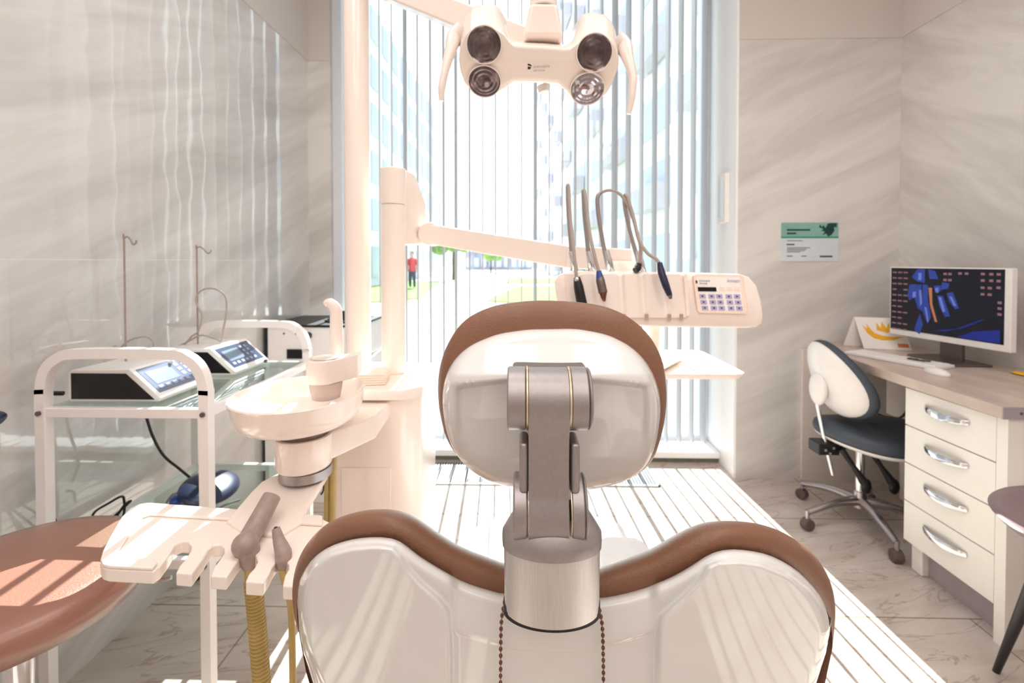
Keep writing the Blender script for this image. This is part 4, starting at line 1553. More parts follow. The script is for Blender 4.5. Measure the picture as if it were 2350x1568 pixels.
def device(x0, y0, ly, label, scr):
    """console with a sloping front that faces +X"""
    d = thing('surgical_unit', (x0 + 0.12, y0 + ly / 2, TZS + 0.001), label, 'medical device', 'control boxes on the trolley')
    zb = TZS + 0.003
    hh = 0.088
    xf, xt = x0 + 0.245, x0 + 0.165
    prof = [(x0, zb + 0.004), (x0 + 0.004, zb), (xf, zb + 0.002), (xf + 0.004, zb + 0.012), (xt, zb + hh), (x0 + 0.01, zb + hh - 0.004), (x0, zb + hh - 0.012)]
    MB().loft([[Vector((a, y0, c)) for a, c in prof], [Vector((a, y0 + ly, c)) for a, c in prof]]).build('casing', 'whitebox', d, bevel=0.003)
    pr = [(x0 + 0.010, zb + 0.008), (xf - 0.012, zb + 0.008), (xt - 0.008, zb + hh - 0.012), (x0 + 0.010, zb + hh - 0.012)]
    MB().loft([[Vector((a, y0 - 0.0015, c)) for a, c in pr], [Vector((a, y0 + 0.001, c)) for a, c in pr]]).build('side_panel', 'blackgloss', d, smooth=False)
    # sloping screen panel
    A = Vector((xt, 0, zb + hh))
    B2 = Vector((xf + 0.004, 0, zb + 0.012))
    dn = (B2 - A).normalized()
    nn = Vector((-dn.z, 0, dn.x))
    if nn.x < 0:
        nn = -nn
    L = (B2 - A).length

    def pan(q, u0, v0, u1, v1, d0, d1):
        pts = [(u0, v0), (u1, v0), (u1, v1), (u0, v1)]
        ps = [A + dn * (v * L) + Vector((0, y0 + u * ly, 0)) for u, v in pts]
        q.loft([[p + nn * d0 for p in ps], [p + nn * d1 for p in ps]])
        return q
    p_ = pan(MB(), 0.06, 0.08, 0.94, 0.86, -0.002, 0.0012).build('control_panel', 'lcdmid' if scr == 0 else 'lcddark', d, smooth=False)
    pan(MB(), 0.13, 0.22, 0.55, 0.62, 0.001, 0.0018).build('screen', 'screenblue', p_, smooth=False)
    q = MB()
    for i in range(6):
        pan(q, 0.12 + 0.12 * i, 0.68, 0.19 + 0.12 * i, 0.77, 0.001, 0.0022)
    for i in range(3):
        for j in range(2):
            pan(q, 0.62 + 0.12 * j, 0.20 + 0.15 * i, 0.68 + 0.12 * j, 0.29 + 0.15 * i, 0.001, 0.0022)
    q.build('buttons', 'button', p_, smooth=False)
    q = MB()
    q.cyl((xf + 0.004, y0 + ly * 0.86, zb + 0.012), (xf + 0.012, y0 + ly * 0.86, zb + 0.012), 0.006, n=14)
    q.build('socket', 'bead', d)
    # drip hook
    hx, hy = x0 + 0.08, y0 + ly * 0.5
    return d, hx, hy, zb + hh


d1, hx, hy, hz = device(-1.20, 1.185, 0.205, 'white surgical control box with black side, nearer of the two on the trolley', 0)
zt1 = P(290, 545, hy).z
hx = P(287, 700, hy).x
MB().tube([(hx, hy, hz - 0.003), (hx, hy, zt1 - 0.02), (hx - 0.001, hy, zt1 - 0.004), (hx + 0.010, hy, zt1 + 0.002), (hx + 0.018, hy, zt1 - 0.006), (hx + 0.026, hy, zt1 - 0.02), (hx + 0.034, hy, zt1 - 0.016), (hx + 0.036, hy, zt1 - 0.008)], 0.0024, 8).build('drip_hook', 'suction', d1)
d2, hx2, hy2, hz2 = device(-1.18, 1.47, 0.195, 'white surgical control box with glossy screen, farther of the two on the trolley', 1)
zt2 = P(455, 568, hy2).z
hx2 = P(453, 700, hy2).x
MB().tube([(hx2, hy2, hz2 - 0.003), (hx2, hy2, zt2 - 0.02), (hx2 - 0.001, hy2, zt2 - 0.004), (hx2 + 0.012, hy2, zt2 + 0.002), (hx2 + 0.026, hy2, zt2 - 0.008), (hx2 + 0.038, hy2, zt2 - 0.02), (hx2 + 0.048, hy2, zt2 - 0.016), (hx2 + 0.051, hy2, zt2 - 0.008)], 0.0026, 8).build('drip_hook', 'suction', d2)
# loose cords on the control boxes
q = MB()
q.tube([P(275, 800, 1.36), P(300, 780, 1.36), P(335, 773, 1.36), P(352, 785, 1.36), P(348, 806, 1.36), P(320, 824, 1.34), P(300, 815, 1.33), P(262, 795, 1.34), P(240, 832, 1.30)], 0.0028, 8)
tag(q.build('cord', 'greyhose'), 'thin beige cord coiled on top of the nearer control box', 'cord')
q = MB()
q.tube([P(425, 790, 1.56), P(440, 772, 1.56), P(455, 760, 1.56), P(464, 725, 1.56), P(452, 700, 1.56), P(451, 680, 1.56), P(468, 664, 1.56), P(495, 664, 1.56), P(517, 680, 1.56), P(520, 715, 1.56), P(512, 760, 1.56), P(509, 785, 1.56)], 0.0032, 8)
q.tube([P(509, 785, 1.56), P(490, 776, 1.56), P(460, 770, 1.56), P(430, 785, 1.56), P(400, 800, 1.56)], 0.0032, 8)
tag(q.build('cord', 'greyhose'), 'beige cord looped high around the farther drip hook', 'cord')
# probe lying on the near box
q = MB()
q.tube([P(320, 826, 1.32), P(350, 836, 1.32), P(375, 838, 1.31), P(398, 828, 1.31)], 0.005, 10, radii=[0.003, 0.004, 0.007, 0.004])
tag(q.build('probe_handle', 'whitebox'), 'white curved handpiece lying on the nearer control box', 'handpiece')

# foot pedals on the lower shelf
ft_ = thing('foot_pedal', PZ(500, 1130, 0.442), 'dark navy foot pedal with grey blue base on the lower trolley shelf', 'foot pedal')
c = PZ(490, 1140, 0.47)
MB().ell(c + Vector((-0.01, 0.0, 0.03)), 0.075, 0.10, 0.022, 30, 12, rot=Matrix.Rotation(R(18), 3, 'Y')).build('pedal', 'navy', ft_)
MB().box(c + Vector((-0.10, -0.06, -0.0285)), c + Vector((-0.02, 0.06, 0.03))).build('pedal_base', 'lcdmid', ft_, bevel=0.012)
MB().ell(c + Vector((-0.075, -0.045, 0.015)), 0.02, 0.03, 0.014).build('pedal_side', 'blueplastic', ft_)
ft2 = thing('foot_pedal', PZ(240, 1240, 0.442), 'smaller blue foot pedal with coiled black cable on the lower trolley shelf', 'foot pedal')
c2 = PZ(262, 1238, 0.47)
MB().box(c2 + Vector((-0.05, -0.04, -0.0285)), c2 + Vector((0.05, 0.05, 0.01))).build('pedal_base', 'blueplastic', ft2, bevel=0.012)
q = MB()
base = [(205, 1240), (225, 1215), (262, 1185), (290, 1160), (300, 1150), (285, 1160), (262, 1195), (235, 1235), (225, 1215), (212, 1195), (218, 1175), (250, 1155), (278, 1140), (285, 1150), (283, 1185), (262, 1225)]
q.tube([P(x, y, 1.27 + 0.006 * math.sin(i)) for i, (x, y) in enumerate(base)], 0.0032, 8)
q.build('cable', 'black', ft2)
q = MB()
q.tube([P(334, 950, 1.40), P(350, 1000, 1.42), P(375, 1045, 1.45), P(410, 1075, 1.48), P(448, 1106, 1.50)], 0.004, 8)
q.tube([P(382, 1155, 1.45), P(395, 1137, 1.46), P(415, 1131, 1.47), P(440, 1130, 1.48)], 0.0035, 8)
q.tube([P(495, 1170, 1.42), P(520, 1158, 1.44), P(550, 1148, 1.48)], 0.0035, 8)
q.build('cable', 'black', ft_)
q = MB()
q.tube([P(100, 1140, 1.24), P(115, 1165, 1.24), P(125, 1195, 1.24), P(142, 1228, 1.24), P(165, 1250, 1.22)], 0.0045, 8)
tag(q.build('cable', 'black'), 'black cable hanging beside the near left trolley leg', 'cable')
MB().tube([P(107, 903, 1.19), P(146, 903, 1.20)], 0.006, 10, smooth=0, radii=[0.006, 0.006]).build('plug', 'black', d1)

# low cabinet and small sterilizer in the far left corner
cb = thing('side_cabinet', (-1.06, 2.47, 0), 'white low cabinet in the corner between left wall and window', 'cabinet')
MB().box((-1.285, 2.25, 0.0), (-0.80, 2.70, 0.695)).build('body', 'whitebox', cb, bevel=0.003)
MB().box((-1.275, 2.238, 0.06), (-0.96, 2.2495, 0.685)).build('door', 'whitebox', cb, bevel=0.003)
MB().box((-0.955, 2.238, 0.06), (-0.805, 2.2495, 0.685)).build('door', 'whitebox', cb, bevel=0.003)
MB().box((-1.2855, 2.243, 0.0), (-1.276, 2.2499, 0.69)).build('side_seam', 'black', cb, smooth=False)
st = thing('sterilizer', (-1.06, 2.47, 0.6955), 'white box machine with black edges and black display on the corner cabinet', 'medical device')
MB().box((-1.275, 2.27, 0.6958), (-0.82, 2.66, 0.872)).build('casing', 'whitebox', st, bevel=0.003)
q = MB()
q.box((-1.285, 2.262, 0.873), (-0.815, 2.67, 0.884))
q.box((-1.285, 2.262, 0.6958), (-1.2755, 2.67, 0.873))
q.build('black_edge', 'black', st, bevel=0.001)
MB().box((-1.175, 2.2645, 0.715), (-1.09, 2.2695, 0.762)).build('display', 'blackgloss', st, smooth=False)
for x in (-1.19, -1.13):
    MB().cyl((x, 2.2695, 0.84), (x, 2.266, 0.84), 0.004, n=10).build('screw', 'black', st)
q = MB()
q.cyl((-1.065, 2.2695, 0.832), (-1.065, 2.235, 0.832), 0.017, n=20)
q.build('knob', 'black', st, bevel=0.003)
vs = thing('protective_visor', (-0.90, 2.45, 0.885), 'glossy black visor lying on the white box machine', 'visor')
q = MB()
rows = []
for i in range(13):
    a = R(-60 + 120 * i / 12)
    rows.append([Vector((-0.93 + 0.12 * math.sin(a), 2.45 - 0.12 * math.cos(a) + 0.06 * k, 0.888 + 0.012 * k + 0.024 * math.cos(a) * k / 2)) for k in range(3)])
q.grid(rows)
q.grid([[p - Vector((0, 0, 0.002)) for p in r] for r in rows])
q.build('shield', 'blackgloss', vs, ang=60)
q = MB()
q.tube([r[0] + Vector((0, 0, 0.001)) for r in rows], 0.005, 8, smooth=2)
q.build('rim', 'black', vs)

# ================================================================== LEFT STOOL
ls = thing('operator_stool', (-1.02, 0.86, 0.0), 'brown leather stool with round seat at the lower left corner of the view', 'stool')
SX, SY, SZ, SR = -0.985, 0.865, 0.60, 0.215
prof = [(0.02, -0.085), (0.17, -0.08), (0.20, -0.068), (0.213, -0.045), (0.2155, -0.03), (0.212, -0.014), (0.200, -0.004), (0.17, 0.0), (0.10, 0.002), (0.01, 0.003)]
MB().lathe(prof, (SX, SY, SZ), n=72).build('seat', 'stool_leather', ls, ang=60)
MB().cyl((SX, SY, 0.12), (SX, SY, SZ - 0.08), 0.026).build('gas_lift', 'chrome', ls)
for k in range(5):
    a = R(72 * k + 20)
    e = Vector((SX + 0.19 * math.cos(a), SY + 0.19 * math.sin(a), 0.075))
    MB().beam((SX, SY, 0.12), e, 0.04, 0.03, w2=0.025, h2=0.02).build('foot', 'alu', ls, bevel=0.004)
    MB().cyl(e + Vector((-0.01, 0, -0.05)), e + Vector((0.01, 0, -0.05)), 0.025).build('caster', 'caster', ls, bevel=0.003)
q = MB()
q.tube([(SX - 0.10, SY + 0.02, SZ - 0.09), (SX - 0.235, SY + 0.03, SZ - 0.07), (SX - 0.25, SY + 0.03, SZ + 0.05), (SX - 0.19, SY + 0.035, SZ + 0.30)], 0.010, 12)
q.build('back_bar', 'chrome', ls)
MB().ell((P(-74, 980, 0.90).x, 0.90, P(0, 980, 0.90).z), 0.021, 0.07, 0.024, 24, 14).build('backrest', 'navy', ls)
MB().tube([(SX + 0.14, SY + 0.09, SZ - 0.085), (SX + 0.20, SY + 0.10, SZ - 0.088), (SX + 0.225, SY + 0.105, SZ - 0.084)], 0.0045, 8, smooth=2).build('lever', 'chrome', ls)

# ================================================================== DESK SIDE
dk = thing('desk_worktop', (1.78, 1.95, 0.716), 'pale wood effect worktop along the right wall with rounded far end', 'worktop')
edge = [(1.462, 1.436), (1.465, 1.60), (1.470, 1.80), (1.480, 1.98), (1.500, 2.14), (1.530, 2.28), (1.575, 2.42), (1.61, 2.50), (1.64, 2.555), (1.66, 2.566), (2.046, 2.566), (2.046, 1.436)]
MB().loft([zpoly(edge, 0.7185), zpoly(edge, 0.756)]).build('board', 'wood', dk, smooth=False, bevel=0.0015)
MB().box((1.462, 1.4325, 0.7185), (2.046, 1.4355, 0.7555)).build('end_strip', 'greyboard', dk, smooth=False)
MB().cyl((1.515, 1.4322, 0.737), (1.515, 1.4300, 0.737), 0.004, n=12).build('screw', 'darksatin', dk)

cab = thing('drawer_cabinet', (1.75, 1.64, 0.0), 'cream cabinet with four drawers and curved chrome handles under the worktop', 'cabinet')
MB().box((1.51, 1.475, 0.115), (2.03, 1.825, 0.7175)).build('body', 'cabinet', cab, smooth=False, bevel=0.001)
MB().box((1.485, 1.440, 0.0), (2.04, 1.474, 0.7180)).build('side_panel', 'cabinet', cab, smooth=False, bevel=0.001)
MB().box((1.54, 1.4745, 0.0), (1.56, 1.80, 0.1145)).build('plinth', 'greyboard', cab, smooth=False)
for yy in (1.805,):
    MB().box((1.515, yy - 0.035, 0.0), (1.57, yy + 0.015, 0.114)).build('foot', 'cabinet', cab, bevel=0.006)
ZD = [0.115, 0.272, 0.420, 0.566, 0.712]
for i in range(4):
    dr = MB().box((1.488, 1.478, ZD[i] + 0.002), (1.5095, 1.823, ZD[i + 1] - 0.002)).build('drawer', 'cabinet', cab, bevel=0.0012, smooth=False)
    zz = (ZD[i] + ZD[i + 1]) / 2 + 0.022
    rows = []
    for k in range(17):
        t = k / 16
        y = lerp(1.565, 1.735, t)
        bow = math.sin(PI * t)
        x = 1.4875 - 0.024 * bow ** 0.7 - 0.001
        h_ = 0.0075 + 0.004 * bow
        drop = -0.006 * bow
        rows.append([Vector((x, y, zz + drop + h_)), Vector((x - 0.003, y, zz + drop + h_ * .3)), Vector((x - 0.002, y, zz + drop - h_)), Vector((x + 0.003, y, zz + drop - h_)), Vector((x + 0.003, y, zz + drop + h_))])
    MB().loft(rows).build('handle', 'chrome', dr, ang=50)
# panel at the far end, PC case under the desk
pn = struct(MB().box((1.53, 2.5505, 0.0), (2.048, 2.568, 0.7180)).build('trim_4', 'backwall', smooth=False, loc=(0, 0, 0)))
cp = thing('computer_case', (1.93, 2.33, 0.0), 'pale grey computer case standing under the worktop', 'computer')
MB().box((1.86, 2.14, 0.42), (2.03, 2.40, 0.70)).build('case', 'greyboard' if False else 'backwall', cp, bevel=0.006)
MB().box((1.90, 2.18, 0.0), (2.01, 2.36, 0.42)).build('stand', 'backwall', cp, bevel=0.006)
MB().tube([(1.85, 2.20, 0.68), (1.845, 2.22, 0.55), (1.85, 2.30, 0.43), (1.86, 2.45, 0.40)], 0.005, 8).build('cable', 'black', cp)

# monitor
mo = thing('monitor', (1.93, 2.07, 0.756), 'white framed computer monitor with dark desktop showing a blue hand image', 'monitor')
ML, MR = Vector((1.818, 2.33, 0)), Vector((1.896, 1.835, 0))
md = (MR - ML).normalized()
mn = Vector((-abs(md.y), -abs(md.x) * (1 if md.x > 0 else -1), 0))
mn = Vector((md.y, -md.x, 0))
if mn.x > 0:
    mn = -mn
MW = (MR - ML).length
MZ0, MZ1 = 0.842, 1.173


def mpt(u, v, d=0.0):
    return ML + md * (u * MW) + mn * d + Vector((0, 0, lerp(MZ0, MZ1, v)))


def mbox(q, u0, v0, u1, v1, d0, d1):
    a = [mpt(u0, v0, d0), mpt(u1, v0, d0), mpt(u1, v1, d0), mpt(u0, v1, d0)]
    b2 = [mpt(u0, v0, d1), mpt(u1, v0, d1), mpt(u1, v1, d1), mpt(u0, v1, d1)]
    return q.loft([a, b2])


mbox(MB(), 0, 0, 1, 1, -0.028, 0.0).build('housing', 'whitebox', mo, bevel=0.004)
sm_ = mat('dark desktop screen', rgb(10, 9, 18), rough=0.25, var=0.3, scale=6, emis=rgb(8, 8, 20), estr=0.6)
scr = mbox(MB(), 0.014, 0.085, 0.955, 0.985, 0.0002, 0.0012).build('screen', sm_, mo, smooth=False)


def em(name, c, s):
    return mat(name, c, rough=0.5, emis=c, estr=s)


M['eblue'] = em('screen blue', rgb(36, 56, 132), 0.5)
M['elblue'] = em('screen light blue', rgb(90, 108, 178), 0.5)
M['eorange'] = em('screen orange', rgb(160, 104, 74), 0.5)
M['epink'] = em('screen icon text', rgb(120, 88, 96), 0.5)
M['ewave'] = em('screen deep blue', rgb(22, 36, 116), 0.5)


def mpoly(q, pts, d=0.0016):
    a = [mpt(x, y, d) for x, y in pts]
    q.loft([[p - mn * 0.0003 for p in a], a])


hand = [[(0.27, 0.97), (0.34, 0.97), (0.34, 0.78), (0.27, 0.80), (0.22, 0.86)], [(0.20, 0.75), (0.26, 0.76), (0.25, 0.60), (0.20, 0.52), (0.18, 0.60)],
        [(0.26, 0.75), (0.31, 0.76), (0.31, 0.55), (0.33, 0.38), (0.28, 0.42), (0.25, 0.56)], [(0.32, 0.76), (0.37, 0.76), (0.37, 0.55), (0.40, 0.32), (0.37, 0.22), (0.32, 0.40)],
        [(0.42, 0.75), (0.48, 0.76), (0.48, 0.68), (0.43, 0.66)], [(0.45, 0.62), (0.50, 0.62), (0.56, 0.36), (0.52, 0.34), (0.47, 0.48)],
        [(0.53, 0.66), (0.58, 0.68), (0.63, 0.47), (0.60, 0.46), (0.55, 0.55)], [(0.27, 0.22), (0.30, 0.35), (0.33, 0.20), (0.30, 0.06), (0.25, 0.10)],
        [(0.37, 0.97), (0.43, 0.95), (0.46, 0.84), (0.38, 0.84)], [(0.49, 0.80), (0.55, 0.79), (0.54, 0.72), (0.48, 0.70)]]
q = MB()
for h in hand:
    mpoly(q, h)
q.build('hand_image', 'eblue', scr, smooth=False)
q = MB()
for h in ([(0.29, 0.68), (0.31, 0.68), (0.32, 0.50), (0.30, 0.45)], [(0.23, 0.64), (0.26, 0.66), (0.26, 0.58), (0.23, 0.56)], [(0.34, 0.45), (0.36, 0.44), (0.38, 0.26), (0.37, 0.24)], [(0.46, 0.60), (0.485, 0.60), (0.52, 0.42), (0.50, 0.40)],
          [(0.28, 0.92), (0.31, 0.92), (0.31, 0.82), (0.28, 0.82)], [(0.43, 0.72), (0.46, 0.73), (0.46, 0.66), (0.44, 0.66)], [(0.55, 0.62), (0.57, 0.62), (0.61, 0.50), (0.59, 0.50)]):
    q = MB()
    mpoly(q, h, 0.0019)
    q.build('hand_highlight', 'elblue', scr, smooth=False)
q = MB()
mpoly(q, [(0.375, 0.72), (0.405, 0.72), (0.41, 0.50), (0.455, 0.26), (0.435, 0.26), (0.39, 0.48)], 0.0019)
q.build('orange_bone', 'eorange', scr, smooth=False)
q = MB()
mpoly(q, [(0.42, 0.14), (0.60, 0.20), (0.80, 0.36), (0.82, 0.36), (0.66, 0.22), (0.52, 0.15)])
mpoly(q, [(0.62, 0.10), (0.74, 0.20), (0.93, 0.26), (0.93, 0.10), (0.80, 0.095)])
q.build('blue_wave', 'ewave', scr, smooth=False)
q = MB()
for i in range(11):
    y = 0.93 - 0.083 * i
    for u in (0.03, 0.085, 0.14):
        if random.random() < 0.92:
            mbox(q, u, y - 0.02, u + 0.04, y + 0.0, 0.0013, 0.0017)
for (u, v) in ((0.50, 0.93), (0.54, 0.93), (0.50, 0.85), (0.54, 0.85), (0.62, 0.94), (0.67, 0.94), (0.79, 0.94), (0.85, 0.94), (0.90, 0.94), (0.79, 0.86), (0.85, 0.86), (0.90, 0.86), (0.79, 0.77), (0.84, 0.77), (0.90, 0.78), (0.79, 0.69), (0.84, 0.69), (0.91, 0.60), (0.91, 0.53), (0.91, 0.46)):
    mbox(q, u, v - 0.03, u + 0.028, v, 0.0013, 0.0017)
q.build('desktop_icons', 'epink', scr, smooth=False)
c = (ML + MR) / 2 - mn * 0.05
q = MB()
q.beam(Vector((c.x, c.y, 0.762)), Vector((c.x, c.y, 0.95)), 0.09, 0.02, up=mn)
q.build('stand_neck', 'darksatin', mo, bevel=0.003)
MB().box((c.x - 0.10, c.y - 0.12, 0.7563), (c.x + 0.06, c.y + 0.12, 0.766)).build('stand_base', 'darksatin', mo, bevel=0.004)

# keyboard, mouse, calendar
kb = thing('keyboard', (1.73, 2.08, 0.7563), 'slim white computer keyboard in front of the monitor', 'keyboard')
K0, K1 = PZ(1976, 802, 0.77), PZ(2190, 838, 0.77)
kd = (K1 - K0).normalized(); kn = Vector((kd.y, -kd.x, 0))
if kn.x > 0:
    kn = -kn
KL = (K1 - K0).length
kw = 0.125


def kbp(u, v, z):
    return Vector((K0.x, K0.y, 0)) + kd * (u * KL) + kn * (v - 0.05) * kw * 1.0 + Vector((0, 0, z))


def kbox(q, u0, v0, u1, v1, z0, z1):
    a = [kbp(u0, v0, z0), kbp(u1, v0, z0), kbp(u1, v1, z0), kbp(u0, v1, z0)]
    return q.loft([a, [Vector((p.x, p.y, z1)) for p in a]])


kbox(MB(), 0, 0, 1, 1, 0.7565, 0.770).build('base', 'whitebox', kb, bevel=0.003)
q = MB()
for r in range(5):
    for c in range(15):
        kbox(q, 0.03 + c * 0.063, 0.08 + r * 0.17, 0.03 + c * 0.063 + 0.052, 0.08 + r * 0.17 + 0.14, 0.770, 0.7725)
q.build('keys', 'paper', kb, smooth=False)
ms = thing('computer_mouse', PZ(2148, 855, 0.7565), 'white computer mouse on the worktop beside the keyboard', 'mouse')
c = PZ(2150, 856, 0.762)
MB().ell(c + Vector((0, 0, 0.0)), 0.028, 0.052, 0.020, 30, 14).build('shell', 'whitebox', ms)
bpy.data.objects[ms.name].location.z = 0.7565
clp = [o2 for o2 in ms.children][0]
gl = thing('eyeglasses', PZ(2110, 825, 0.775), 'dark folded eyeglasses lying on the keyboard', 'eyeglasses')
g0 = PZ(2110, 826, 0.778)
q = MB()
for s in (-0.022, 0.022):
    cc = g0 + kd * s
    q.tube([cc + kd * 0.017 * math.cos(R(a)) + kn * 0.012 * math.sin(R(a)) for a in range(0, 361, 30)], 0.0018, 6, smooth=2)
q.tube([g0 - kd * 0.006, g0 + kd * 0.006], 0.0018, 6, smooth=0)
q.tube([g0 - kd * 0.04, g0 - kd * 0.03 + kn * 0.02, g0 + kd * 0.03 + kn * 0.018], 0.0018, 6)
q.build('frame', 'black', gl)

ca = thing('desk_calendar', (1.80, 2.43, 0.7563), 'white tent desk calendar with yellow and orange print on the worktop', 'calendar')
A1, B1 = PZ(1957, 794, 0.757), PZ(2062, 795, 0.757)
A1 = Vector((1.735, 2.385, 0.757)); B1 = Vector((1.93, 2.33, 0.757))
apex = Vector((-0.02, 0.045, 0.155))
A2, B2_ = A1 + apex, B1 + apex
A3, B3 = A1 + Vector((-0.045, 0.085, 0)), B1 + Vector((-0.045, 0.085, 0))
n0 = (B1 - A1).cross(A2 - A1).normalized() * 0.0012
q = MB()
q.loft([[A1, B1, B2_, A2], [p + n0 for p in (A1, B1, B2_, A2)]])
q.loft([[A3, B3, B2_, A2], [p - n0 for p in (A3, B3, B2_, A2)]])
q.build('card', 'paper', ca, smooth=False)
M['yellow'] = mat('yellow print', rgb(240, 180, 30), rough=0.6)
M['orangep'] = mat('orange print', rgb(214, 130, 90), rough=0.6)
fn = -n0 if n0.y > 0 else n0
fn = fn.normalized()


def cpt(u, v, d=0.0022):
    return A1 + (B1 - A1) * u + (A2 - A1) * v + fn * d


q = MB()
sw = [(0.12, 0.78), (0.2, 0.62), (0.22, 0.80), (0.28, 0.6), (0.34, 0.5), (0.50, 0.42), (0.72, 0.40), (0.92, 0.42), (0.70, 0.30), (0.45, 0.28), (0.28, 0.34), (0.17, 0.5)]
a = [cpt(u, v) for u, v in sw]
q.loft([[p - fn * 0.0006 for p in a], a])
a = [cpt(u, v) for u, v in [(0.40, 0.60), (0.44, 0.84), (0.50, 0.66), (0.56, 0.88), (0.62, 0.66), (0.70, 0.84), (0.78, 0.60), (0.6, 0.52)]]
q.loft([[p - fn * 0.0006 for p in a], a])
q.build('yellow_print', 'yellow', ca, smooth=False, tri=True)
q = MB()
a = [cpt(u, v) for u, v in [(0.74, 0.20), (0.96, 0.20), (0.96, 0.08), (0.74, 0.08)]]
q.loft([[p - fn * 0.0006 for p in a], a])
q.build('orange_print', 'orangep', ca, smooth=False)

q = MB().ell(PZ(2345, 858, 0.762), 0.02, 0.035, 0.0055, 20, 8)
tag(q.build('orange_clip', 'yellow'), 'small orange item at the right end of the worktop', 'small item')

# poster on the far wall
po = thing('wall_poster', P(1857, 556, YF), 'small teal and white certificate poster on the stone wall', 'poster')
M['teal'] = mat('teal print', rgb(130, 176, 168), rough=0.3, var=0.12, scale=9)
M['tealdark'] = mat('dark green print', rgb(26, 60, 58), rough=0.3, var=0.3, scale=20)
M['tealline'] = mat('green line', rgb(40, 150, 115), rough=0.3)
M['posterwhite'] = mat('pale blue grey print', rgb(206, 214, 220), rough=0.2, var=0.06, scale=6)
M['ink'] = mat('ink', rgb(70, 80, 88), rough=0.5)
Y0 = YF


def pbox(q, x0, y0, x1, y1, d0, d1):
    a = P(x0, y1, Y0)
    b2 = P(x1, y0, Y0)
    return q.box((a.x, Y0 - d1, a.z), (b2.x, Y0 - d0, b2.z))


pbox(MB(), 1791.5, 511, 1923, 600, 0.0003, 0.004).build('sheet', 'posterwhite', po, smooth=False)
pbox(MB(), 1791.5, 511, 1923, 545, 0.0041, 0.0045).build('teal_header', 'teal', po, smooth=False)
pbox(MB(), 1791.5, 543, 1923, 547, 0.0046, 0.0049).build('green_line', 'tealline', po, smooth=False)
q = MB()
plant = [(1882, 514), (1886, 522), (1890, 516), (1894, 524), (1900, 513), (1905, 512), (1921, 512), (1920, 522), (1914, 521), (1915, 530), (1908, 540), (1900, 543), (1896, 536), (1888, 540), (1893, 531), (1884, 530), (1890, 526), (1880, 522)]
a = [P(x, y, Y0 - 0.0049) for x, y in plant]
q.loft([[p + Vector((0, 0.0004, 0)) for p in a], a])
q.build('dark_plant_print', 'tealdark', po, smooth=False, tri=True)
q = MB()
for (x0, y0, x1, y1) in ((1805, 526, 1858, 530), (1805, 534, 1826, 538), (1804, 560, 1822, 563), (1880, 587, 1909, 590.5)):
    pbox(q, x0, y0, x1, y1, 0.0045, 0.005)
q.build('headline', 'tealdark', po, smooth=False)
q = MB()
for (x0, y0, x1, y1) in ((1805, 552, 1840, 553.5), (1805, 568, 1858, 569.5), (1805, 571.5, 1850, 573), (1805, 575, 1846, 576.3), (1805, 578, 1835, 579.3), (1805, 587, 1818, 589), (1838, 587, 1850, 589)):
    pbox(q, x0, y0, x1, y1, 0.0041, 0.0046)
q.build('text_lines', 'ink', po, smooth=False)

# ================================================================== OFFICE STOOL (right)
os_ = thing('office_stool', (1.53, 2.12, 0), 'slate grey saddle stool with white back shell and chrome five-star base', 'stool')
QX, QY = 1.53, 2.115
QR = 0.262
angs = [math.degrees(math.atan2(2.356 - QY, 1.407 - QX)) + 72 * k for k in range(5)]
for k in range(5):
    a = R(angs[k])
    d = Vector((math.cos(a), math.sin(a), 0))
    e = Vector((QX, QY, 0)) + d * QR
    arm = MB()
    mid_ = Vector((QX, QY, 0.0)) + d * QR * 0.5
    arm.tube([Vector((QX, QY, 0.115)), mid_ + Vector((0, 0, 0.112)), e + Vector((0, 0, 0.078))], 0.02, 12, radii=[0.024, 0.018, 0.012], smooth=5)
    arm.cyl(e + Vector((0, 0, 0.05)), e + Vector((0, 0, 0.088)), 0.009)
    arm.build('base_arm', 'alu', os_)
    q = MB()
    s = Vector((-d.y, d.x, 0))
    q.cyl(e - s * 0.018 + Vector((0, 0, 0.0265)), e + s * 0.018 + Vector((0, 0, 0.0265)), 0.026, n=24)
    q.build('caster', 'caster', os_, bevel=0.005)
q = MB()
q.cyl((QX, QY, 0.085), (QX, QY, 0.16), 0.03, 0.024)
q.build('hub', 'alu', os_, bevel=0.003)
MB().cyl((QX, QY, 0.16), (QX, QY, 0.36), 0.019).build('gas_lift', 'chrome', os_)
q = MB()
q.box((QX - 0.21, QY - 0.04, 0.335), (QX - 0.12, QY + 0.04, 0.385))
q.box((QX - 0.13, QY - 0.03, 0.36), (QX + 0.06, QY + 0.03, 0.385))
for s in (0.0, 0.12):
    q.tube([(QX - 0.12 + s, QY - 0.05, 0.37), (QX - 0.08 + s, QY - 0.07, 0.30), (QX - 0.04 + s, QY - 0.08, 0.235)], 0.012, 10, radii=[0.014, 0.010, 0.020])
    q.ell((QX - 0.035 + s, QY - 0.085, 0.22), 0.022, 0.014, 0.034, 16, 10)
q.build('tilt_mechanism', 'black', os_, bevel=0.004)
q = MB()
for (a, c) in ((-0.185, 0.36), (-0.165, 0.345), (-0.15, 0.37)):
    q.cyl((QX + a, QY - 0.0405, c), (QX + a, QY - 0.046, c), 0.006, n=12)
q.build('bolts', 'chrome', os_)
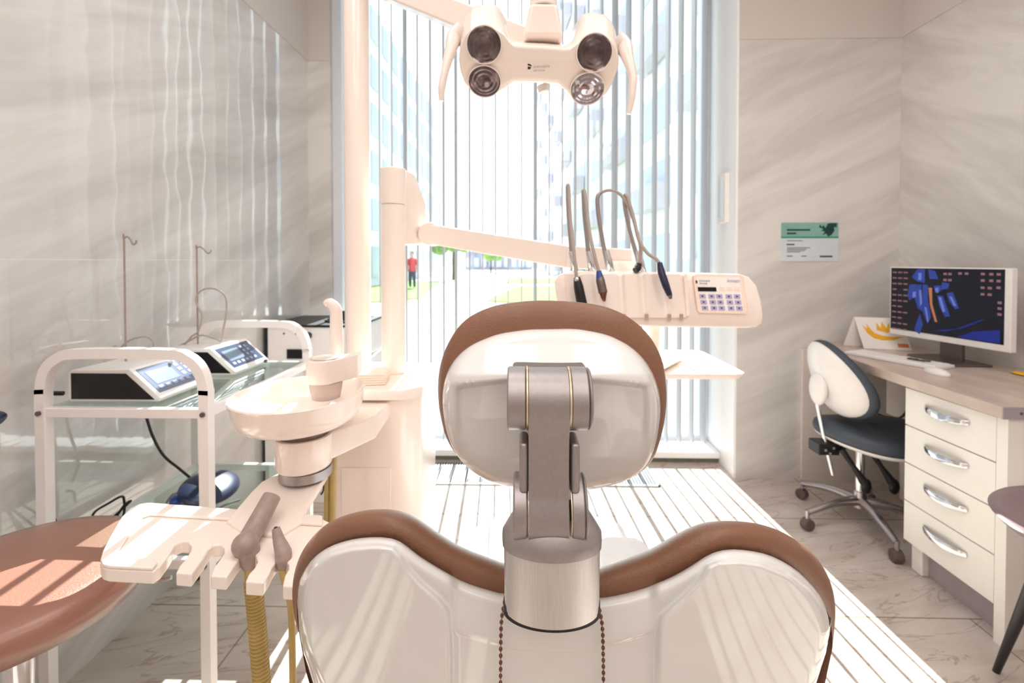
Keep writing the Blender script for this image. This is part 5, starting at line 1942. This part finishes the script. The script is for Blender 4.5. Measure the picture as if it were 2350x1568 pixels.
# seat: saddle shape
rows = []
NS = 40
def seatloop(f, z, ds=0.0):
    l = []
    for i in range(NS):
        t = 2 * PI * i / NS
        c, s = math.cos(t), math.sin(t)
        x = 0.215 * c
        y = 0.205 * s * (1 + 0.10 * c)
        sad = 0.012 * c * c - 0.018 * (y / 0.2) ** 2
        l.append(Vector((QX + 0.03 + x * f, QY + y * f, z + sad * min(1, f + .2) + ds)))
    return l
SZ0 = 0.385
MB().loft([seatloop(0.5, SZ0), seatloop(0.90, SZ0 + 0.004), seatloop(0.97, SZ0 + 0.016), seatloop(0.975, SZ0 + 0.022)]).build('seat_pan', 'whitebox', os_, ang=60)
MB().loft([seatloop(0.965, SZ0 + 0.0225), seatloop(1.0, SZ0 + 0.034), seatloop(1.01, SZ0 + 0.050), seatloop(0.985, SZ0 + 0.068), seatloop(0.90, SZ0 + 0.080), seatloop(0.6, SZ0 + 0.085), seatloop(0.05, SZ0 + 0.083)]).build('seat', 'seatcloth', os_, ang=60)
# backrest: pear shaped disc facing +X
def backloop(f, xo, fz=1.0):
    l = []
    for i in range(NS):
        t = 2 * PI * i / NS
        c, s = math.cos(t), math.sin(t)
        w = 0.165 * (1 - 0.22 * s)
        y = w * c * f
        z = 0.172 * s * f
        lean = -0.33 * z
        curve = 0.14 * (y / 0.16) ** 2 * 0.3
        l.append(Vector((BCX + xo + lean + curve, QY - 0.02 + y, BCZ + z * fz)))
    return l
BCX, BCZ = 1.375, 0.675
MB().loft([backloop(0.05, -0.050), backloop(0.4, -0.047), backloop(0.7, -0.038), backloop(0.88, -0.024), backloop(0.95, -0.010), backloop(0.955, -0.002)]).build('back_shell', 'whitebox', os_, ang=60)
MB().loft([backloop(0.93, -0.0018), backloop(0.99, 0.006), backloop(1.01, 0.020), backloop(0.99, 0.036), backloop(0.90, 0.050), backloop(0.6, 0.056), backloop(0.05, 0.056)]).build('back_cushion', 'seatcloth', os_, ang=60)
q = MB()
q.tube([(BCX - 0.052, QY - 0.02, BCZ - 0.03), (BCX - 0.055, QY - 0.02, BCZ - 0.10), (BCX - 0.03, QY - 0.02, 0.45), (QX - 0.165, QY - 0.02, 0.36), (QX - 0.135, QY - 0.02, 0.24)], 0.0085, 14)
q.build('back_stem', 'chrome', os_)
q = MB()
q.ell((BCX - 0.05, QY - 0.02, BCZ - 0.045), 0.028, 0.05, 0.075, 24, 14)
q.build('stem_cover', 'whitebox', os_)

# ================================================================== CHAIR at the right edge
vc = thing('visitor_chair', (1.45, 1.06, 0), 'mauve shell chair with dark tapered legs at the right edge of the view', 'chair')
VX, VY = 1.452, 1.085
prof = [(0.02, -0.055), (0.15, -0.052), (0.22, -0.038), (0.255, -0.015), (0.268, 0.0), (0.262, 0.006), (0.24, 0.002), (0.18, -0.012), (0.08, -0.018), (0.01, -0.019)]
MB().lathe(prof, (VX, VY, 0.552), n=60).build('seat', 'mauve', vc, ang=60)
for (tx, ty, bx_, by_) in ((-0.165, 0.06, -0.068, 0.278), (0.12, 0.13, 0.25, 0.25), (-0.12, -0.13, -0.25, -0.25), (0.12, -0.13, 0.25, -0.25)):
    MB().cyl((VX + bx_, VY + by_, 0.0), (VX + tx, VY + ty, 0.515), 0.0085, 0.017, n=18).build('leg', 'blackgloss' if False else 'black', vc)
